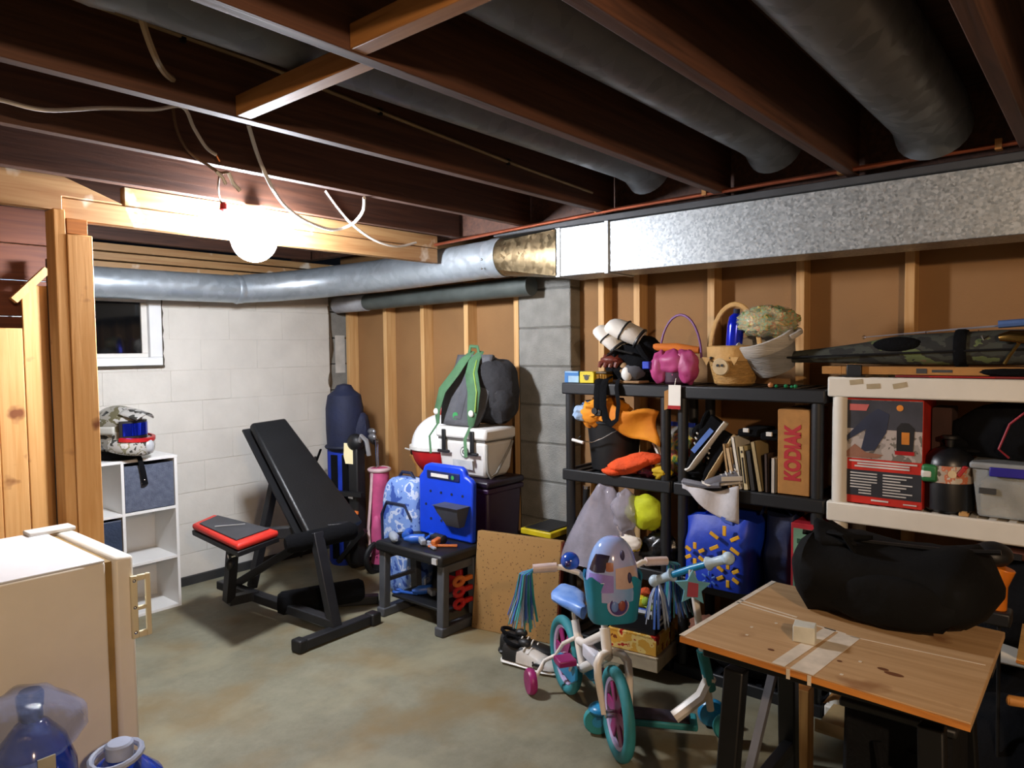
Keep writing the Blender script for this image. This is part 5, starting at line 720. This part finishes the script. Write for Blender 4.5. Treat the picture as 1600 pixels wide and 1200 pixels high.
t = thing('dark_filler', 'added tall black hamper standing under the right half of the table', 'filler', (1.86, .36, 0)); P('tub', MB().rings([[(1.74+k, .24+k, z), (1.97-k, .24+k, z), (1.97-k, .47-k, z), (1.74+k, .47-k, z)] for k, z in ((.02, 0), (0, .3), (.005, .66))]), mat('filler_black', '101114', .9, spec=.15, bump=.4), t, bev=.01); P('rim', MB().bb((1.736, .236, .655), (1.974, .474, .675)), black, t, bev=.006); P('grip_loop', MB().tube([(1.735, .32, .6), (1.725, .33, .55), (1.725, .38, .55), (1.735, .39, .6)], .01, 6), blackc, t)  # added stand-in for a dark mass, likely the table's side panel
lump('dark_bag_or_filler', 'large black lump added to darken the lowest tier of the white shelf', 'bag', (3.08, .3, .26), (.13, .3, .18), blackc, .15, 4, 7, zmin=-.19); lump('dark_bag_or_filler', 'black lump added on the floor to hide the white shelf slats', 'bag', (2.6, .15, .22), (.22, .25, .22), blackc, .2, 4, 8, zmin=-.215)  # both lumps are added to black out the white slats behind them
cbx = thing('open_carton', 'open cardboard carton with a curved tan lid on the lowest white shelf', 'box', (2.75, .55, .07)); P('tray', MB().bb((2.7, .6, .062), (2.95, .82, .075)).bb((2.7, .6, .075), (2.706, .82, .11)).bb((2.7, .6, .075), (2.95, .606, .11)), mat('pale_card', 'b59a6a', .8), cbx, bev=.001); P('arched_lid', MB().grid(lambda u, v: V((2.74+.16*v, .8-.19*u, .16+.05*math.sin(PI*min(1, u*1.3))-.05*u)), 10, 4), kraft, cbx, thick=.004); P('white_roll', MB().tube([(2.76, .6, .07), (2.76, .6, .2)], .022, 12), white, cbx)
t = thing('wood_offcut', 'tan board lying on the floor under the work table', 'board', (2.2, .7, 0)); P('board', MB().quad((2.0, .95, 0), (2.0, .55, 0), (2.2, .55, 0), (2.2, .95, 0), .018), wood('tan_board', 'a87a44', '8a6030', 'y'), t, bev=.002); P('cut_edge', MB().bb((1.997, .56, .002), (2.0, .94, .016)), pe, t)
t = thing('wood_offcut', 'small pine block standing behind the table legs', 'board', (2.55, .72, 0)); P('block', MB().bb((2.5, .78, .0), (2.56, .85, .3)), wood('pine_block', 'b98a4a', '9a6c34', 'z'), t, bev=.003); P('end_grain', MB().bb((2.503, .783, .3), (2.557, .847, .303)), pe, t)
# ================================================================ child's bicycle
ang = math.atan2(-.44, -.29); bi = thing('kids_bicycle', 'small white and teal child bicycle with streamers, basket and training wheels', 'bicycle', (2.475, 1.80, 0), ang)
R0 = .165; WB = .53; wm_ = mat('bike_white', 'e6dfd6', .3, var=.03); tl_ = mat('teal_tyre', '2d8791', .65); mag = mat('magenta_plastic', '9c1f6a', .4); lil = mat('lilac_rim', 'c9b8e0', .4); sky = mat('sky_blue_plastic', '2a8fc4', .3)
def wheel(par, c, steer=0):
    X = M.Translation(c) @ M.Rotation(steer, 4, 'Z')
    wv = P('tyre', MB().tube([X @ V((.145*math.cos(q), 0, .145*math.sin(q))) for q in [i*PI/18 for i in range(36)]], .021, 10, close=True), tl_, par, w=False)
    P('rim', MB().tube([X @ V((.122*math.cos(q), 0, .122*math.sin(q))) for q in [i*PI/16 for i in range(32)]], .011, 6, close=True), lil, wv, w=False)
    for k in range(6):
        q = k*PI/3; P('spoke', MB().bar(X @ V((.012*math.cos(q), 0, .012*math.sin(q))), X @ V((.12*math.cos(q), 0, .12*math.sin(q))), .045, .008, X.to_3x3() @ V((0, 1, 0))), mag, wv, w=False, bev=.002)
    P('hub', MB().tube([X @ V((0, -.045, 0)), X @ V((0, .045, 0))], .015, 10), chrome, wv, w=False); return wv
ST = -.13; wheel(bi, V((0, 0, R0))); wheel(bi, V((WB, 0, R0)), ST)
def Bp(name, pts, r, m, par=bi, **k): return P(name, MB().tube(pts, r, 10), m, par, w=False, **k)
hd_ = V((WB-.11, 0, .44)); hb_ = V((WB-.08, 0, .335)); bbk = V((.2, 0, .19)); stp = V((.115, 0, .36))
Bp('head_tube', [hb_, hd_], .02, wm_); Bp('top_tube', [hd_+V((.005, 0, -.02)), V((.22, 0, .3)), V((.16, 0, .29))], .017, wm_); Bp('down_tube', [hb_+V((0, 0, .01)), bbk], .02, wm_); Bp('seat_tube', [bbk, stp], .017, wm_)
for s in (-1, 1):
    Bp('seat_stay', [V((.15, .01*s, .3)), V((.08, .04*s, .25)), V((0, .045*s, R0))], .009, wm_); Bp('chain_stay', [bbk, V((.08, .04*s, .175)), V((0, .045*s, R0))], .009, wm_)
    X = M.Translation(V((WB, 0, R0))) @ M.Rotation(ST, 4, 'Z'); Bp('fork_leg', [X @ V((-.078, .01*s, .195)), X @ V((-.066, .04*s, .19)), X @ V((-.055, .058*s, .165)), X @ V((-.04, .06*s, .12)), X @ V((0, .05*s, 0))], [.014, .016, .016, .015, .01], wm_)
P('frame_badge', MB().bb((.24, -.021, .26), (.37, .021, .315)), mat('badge_white', 'cfcfd8', .4), bi, w=False, bev=.008)
P('chain_guard', MB().prism([(-.02, .15), (.0, .125), (.2, .13), (.25, .16), (.25, .22), (.2, .25), (.05, .21)], (0, .05, 0), (1, 0, 0), (0, 0, 1), (0, -.018, 0)), sky, bi, w=False, bev=.006)
P('chain_guard_inner', MB().prism([(-.02, .15), (.0, .125), (.2, .13), (.24, .16), (.24, .21), (.19, .235), (.05, .2)], (0, -.05, 0), (1, 0, 0), (0, 0, 1), (0, .012, 0)), sky, bi, w=False, bev=.004)
for s, dx, dz in ((1, -.06, -.07), (-1, .06, .07)):
    cr = Bp('crank_arm', [bbk+V((0, .055*s, 0)), bbk+V((dx, .06*s, dz))], .009, chrome); P('pedal', MB().box((.2+dx, .1*s, .19+dz), (.075, .075, .026)), mag, cr, w=False, bev=.006)
for s in (-1, 1):
    tr_ = Bp('training_arm', [V((0, .05*s, R0)), V((-.02, .09*s, .14)), V((-.02, .14*s, .06))], .009, wm_); P('training_wheel', MB().lathe([(.016, -.016), (.05, -.016), (.056, -.006), (.056, .006), (.05, .016), (.016, .016)], (-.02, .155*s, .057), 24, axis=(0, 1, 0)), mag if s < 0 else tl_, tr_, w=False)
Bp('seat_post', [stp, V((.1, 0, .405))], .013, chrome)
rr = [[V((x, w_*math.copysign(abs(math.cos(q))**.8, math.cos(q)), .425+.026*math.sin(q)+dz)) for q in [2*PI*i/14 for i in range(14)]] for x, w_, dz in ((-.025, .03, .02), (0, .065, .016), (.04, .078, .008), (.09, .06, .004), (.14, .035, .002), (.19, .026, 0), (.205, .012, -.004))]
P('saddle', MB().rings(rr), mat('saddle_blue', '4a7fd0', .35, h2='8fb0e8', vs=14), bi, w=False)
X = M.Translation(hd_+V((0, 0, .065))) @ M.Rotation(ST, 4, 'Z')
Bp('stem', [hd_, X @ V((-.02, 0, .085)), X @ V((.01, 0, .1))], .013, wm_); hbp = [X @ V(p) for p in ((-.045, -.265, .165), (-.03, -.16, .17), (.0, -.1, .155), (.015, -.05, .11), (.015, .05, .11), (.0, .1, .155), (-.03, .16, .17), (-.045, .265, .165))]
Bp('handlebar', hbp, .011, wm_)
fl = [mat('streamer_teal', '3f9aa0', .3, metal=.2), mat('streamer_blue', '4a72c8', .25, metal=.2), mat('streamer_silver', 'b9c9e0', .2, metal=.5)]
for s in (-1, 1):
    e_ = X @ V((-.045, .265*s, .165)); g = Bp('grip', [X @ V((-.035, .175*s, .17)), e_], .017, mat('grip_pearl', 'd8c4c0', .35)); P('grip_print', MB().tube([X @ V((-.045, .2*s, .172)), X @ V((-.05, .25*s, .17))], .012, 8), mat('grip_rose', 'b06a66', .4), g, w=False)
    for k in range(44):
        q = k*2.4; kk = .35+.65*((k*7) % 11)/11; d = V((.05*math.cos(q)*kk, .05*math.sin(q)*kk+.02*s, 0)); L_ = .17+.06*random.random()
        P('streamer', MB().tube([e_, e_+d*.5+V((0, .02*s, -.015)), e_+d*.8+V((0, .02*s, -L_*.55)), e_+d*1.3+V((.01*math.cos(k), .02*s+.01*math.sin(3*k), -L_))], .005, 5, flat=.35), fl[k % 3], g, w=False)
bl_b = P('bell', MB().ell(X @ V((-.03, -.125, .19)), (.036, .036, .036), 20, 14), mat('bell_blue', '1f50b8', .15, coat=.6), bi, w=False); P('bell_print', MB().ell(X @ V((.0, -.14, .19)), (.012, .012, .012), 10, 6), mat('bell_dark', '3a2a6a', .3), bl_b, w=False)
# basket (turns with the bars)
bp_ = []
for v in (0, .05, .5, .95, 1):
    ring = []
    for j in range(28):
        q = 2*PI*j/28; c_, s_ = math.copysign(abs(math.cos(q))**.6, math.cos(q)), math.copysign(abs(math.sin(q))**.6, math.sin(q)); k = .82+.18*v-(.05 if v in (0,) else 0); ring.append(X @ V((.105+.07*c_*k, .105*s_*k, .01+.165*v+(.012*math.sin(q*5) if v == 1 else 0))))
    bp_.append(ring)
inn = [[p+((X @ V((.105, 0, .09)))-p)*.06 for p in bp_[i]] for i in (4, 2, 1)]
bs = P('basket', MB().rings(bp_+inn), mat('basket_teal', '2384a2', .3, var=.12), bi, w=False); nrm = X.to_3x3() @ V((1, 0, 0))
P('basket_badge', MB().lathe([(.04, 0), (.04, .006), (.035, .01)], X @ V((.168, 0, .085)), 24, axis=nrm), lil, bs, w=False); P('badge_art', MB().lathe([(.033, 0), (.033, .0115)], X @ V((.169, 0, .085)), 24, axis=nrm), mat('badge_plum', '4a3f7c', .3), bs, w=False); P('badge_half', MB().ell(X @ V((.18, .012, .085)), (.006, .014, .02), 12, 8), mat('badge_rust', '8a4a44', .4), bs, w=False); P('badge_half', MB().ell(X @ V((.18, -.014, .083)), (.006, .014, .02), 12, 8), mat('badge_blue', '6a8ad0', .4), bs, w=False)
he = thing('kids_helmet', 'shiny lilac and blue child helmet sitting in the bicycle basket', 'helmet', (2.26, 1.46, .5), ang+ST); XW = bi.matrix_basis @ X; he.location = XW @ V((.1, 0, .095))
hl = mat('helmet_lilac', 'b9b0e4', .12, coat=.8, vs=5, const=None, h2='6fa4dc'); hs = MB(); rr = []
for i in range(14):
    t_ = PI/2*(i/13); r_ = math.cos(t_)**.8 if t_ < PI/2-.01 else .02; rr.append([V((.085*r_*math.cos(q), .098*r_*math.sin(q), .03+.19*math.sin(t_))) for q in [2*PI*j/32 for j in range(32)]])
P('shell', hs.rings([[V((p.x*.97, p.y*.97, .0)) for p in rr[0]]]+rr), hl, he, w=False)
def hs_(th, t_, k=1.012): r_ = math.cos(t_)**.8; return V((.085*r_*math.cos(th)*k, .098*r_*math.sin(th)*k, .03+.19*math.sin(t_)*k))
def hpatch(name, th0, th1, t0, t1, m, k=1.012, lean=0): P(name, MB().grid(lambda u, v: hs_(th0+(th1-th0)*u+lean*v, t0+(t1-t0)*(v+.12*math.sin(PI*u)*(v-.5)), k), 10, 8), m, he, w=False)
hpatch('dark_patch', -1.35, -.55, .42, .78, mat('patch_plum', '2a2238', .2, coat=.6), lean=.2); hpatch('rust_patch', -.5, -.2, .45, .62, mat('patch_rust', 'a8674c', .25, coat=.5)); hpatch('peach_patch', -.12, 1.0, .12, .5, mat('patch_peach', 'd8bcb4', .2, coat=.6)); hpatch('violet_patch', -1.3, -.2, .05, .36, mat('patch_violet', '9a86d8', .2, coat=.6))
for th, t_ in ((.25, .78), (.45, .3)): P('vent', MB().ell(hs_(th, t_, 1.0), (.009, .009, .02), 10, 8), mat('vent_dark', '3b3560', .6), he, w=False)
# ================================================================ scooter, shoes
ss = thing('kids_scooter', 'teal and white child scooter with a blue star plate behind the bicycle', 'scooter', (2.35, 1.25, 0)); tw = tl_
h0 = ax(1080, 888, 2.42); b0 = V((2.5, 1.14, .1)); k0, k1 = ax(1028, 906, 2.42), ax(1132, 874, 2.42)
P('steering_tube', MB().tube([b0+V((0, 0, .02)), h0], .014, 10), wm_, ss); P('lower_sleeve', MB().tube([b0+V((0, 0, .1)), b0.lerp(h0, .45)], .021, 10), teal, ss); P('white_link', MB().tube([b0+V((-.1, .1, 0)), b0+V((-.02, .03, .07)), b0+V((0, 0, .15))], .024, 8), wm_, ss); P('handlebar', MB().tube([k0, h0, k1], .013, 10), sky, ss)
gw = mat('grip_white', 'b8cfe0', .4)
for k, o_ in ((k0, h0), (k1, h0)):
    d = (k-o_).normalized(); g = P('grip', MB().tube([k-d*.07, k-d*.065, k-d*.05, k, k+d*.012], [.026, .026, .017, .017, .024], 12), gw, ss); P('grip_end', MB().ell(k+d*.015, (.024, .024, .024), 12, 8), gw, g)
for k in range(16): q = k*2.4; P('streamer', MB().tube([k0, k0+V((.03*math.cos(q), .03*math.sin(q), -.06)), k0+V((.045*math.cos(q), .05*math.sin(q), -.14-.04*random.random()))], .005, 5, flat=.35), fl[1+k % 2], ss)
st5 = [((.07 if i % 2 == 0 else .034)*math.sin(i*PI/5), (.07 if i % 2 == 0 else .034)*math.cos(i*PI/5)) for i in range(10)]; fd = V((-.86, -.45, .1)).normalized(); fu = V((.45, -.86, 0))
sp_ = P('star_plate', MB().prism(st5, h0+V((-.03, -.02, -.06)), fu, (0, 0, 1), fd*.012), mat('star_blue', '6fb0c8', .3), ss, bev=.003); P('star_art', MB().prism([(-.02, -.03), (.02, -.03), (.022, .02), (-.015, .025)], h0+V((-.043, -.026, -.06)), fu, (0, 0, 1), fd*.004), mat('star_rose', 'b04a60', .4), sp_)
r0 = V((2.27, 1.5, .055)); dk = [b0+V((-.03, .04, -.03)), r0+V((.05, -.06, .02))]
P('deck', MB().bar(dk[0], dk[1], .1, .026), teal, ss, bev=.008); P('deck_pad', MB().bar(dk[0].lerp(dk[1], .1)+V((0, 0, .016)), dk[0].lerp(dk[1], .85)+V((0, 0, .016)), .085, .006), mat('deck_grip', '3a2c3c', .7, vs=14, h2='15121a', st=(1, 1, 1)), ss)
def swheel(c, d, r, m): ww = P('wheel', MB().lathe([(.01, -.014), (r*.9, -.014), (r, -.006), (r, .006), (r*.9, .014), (.01, .014)], c, 22, axis=d), m, ss); P('wheel_hub', MB().lathe([(r*.4, -.017), (r*.4, .017)], c, 14, axis=d), sky, ww)
wd = V((.8, .6, 0)); swheel(r0, wd, .055, teal); swheel(b0+V((.04, -.05, -.045)), wd, .055, teal); swheel(b0+V((.1, .04, -.045)), wd, .055, sky); P('fender', MB().ell(r0+V((.01, -.01, .045)), (.05, .05, .022), 14, 8), sky, ss)
shc = mat('cleat_black', '17181a', .5); s1 = shoe('black and white baseball cleat on the floor by the bicycle', (2.56, 2.07, 0), (0, 0, math.radians(-82)), shc, white, None, 1.15, 'shoe', 'baseball_cleat')
P('white_toe', MB().rings([[V((x, w_*math.cos(q), .024+max(0, math.sin(q))*h)) for q in [2*PI*i/16 for i in range(16)]] for x, w_, h in ((-.045, .039, .066), (-.01, .041, .06), (.03, .0425, .05), (.07, .047, .036), (.11, .043, .026), (.14, .027, .017), (.152, .012, .01))]), mat('cleat_white', 'cfcac2', .45), s1, w=False, label='white toe half of the cleat')
for k in (0, 1):  # two crossing arcs, the mark on its side
    P('side_mark', MB().tube([(.06+.02*math.cos(q), -.046-.002*math.sin(q), .04+(.009 if k else -.009)+(-1 if k else 1)*.013*math.sin(q)) for q in [i*PI/7 for i in range(8)]], .0035, 6), black, s1, w=False)
shoe('black shoe half hidden behind the baseball cleat', (2.66, 2.17, 0), (0, 0, math.radians(-70)), shc, black, None, 1.1, 'shoe', 'baseball_cleat')
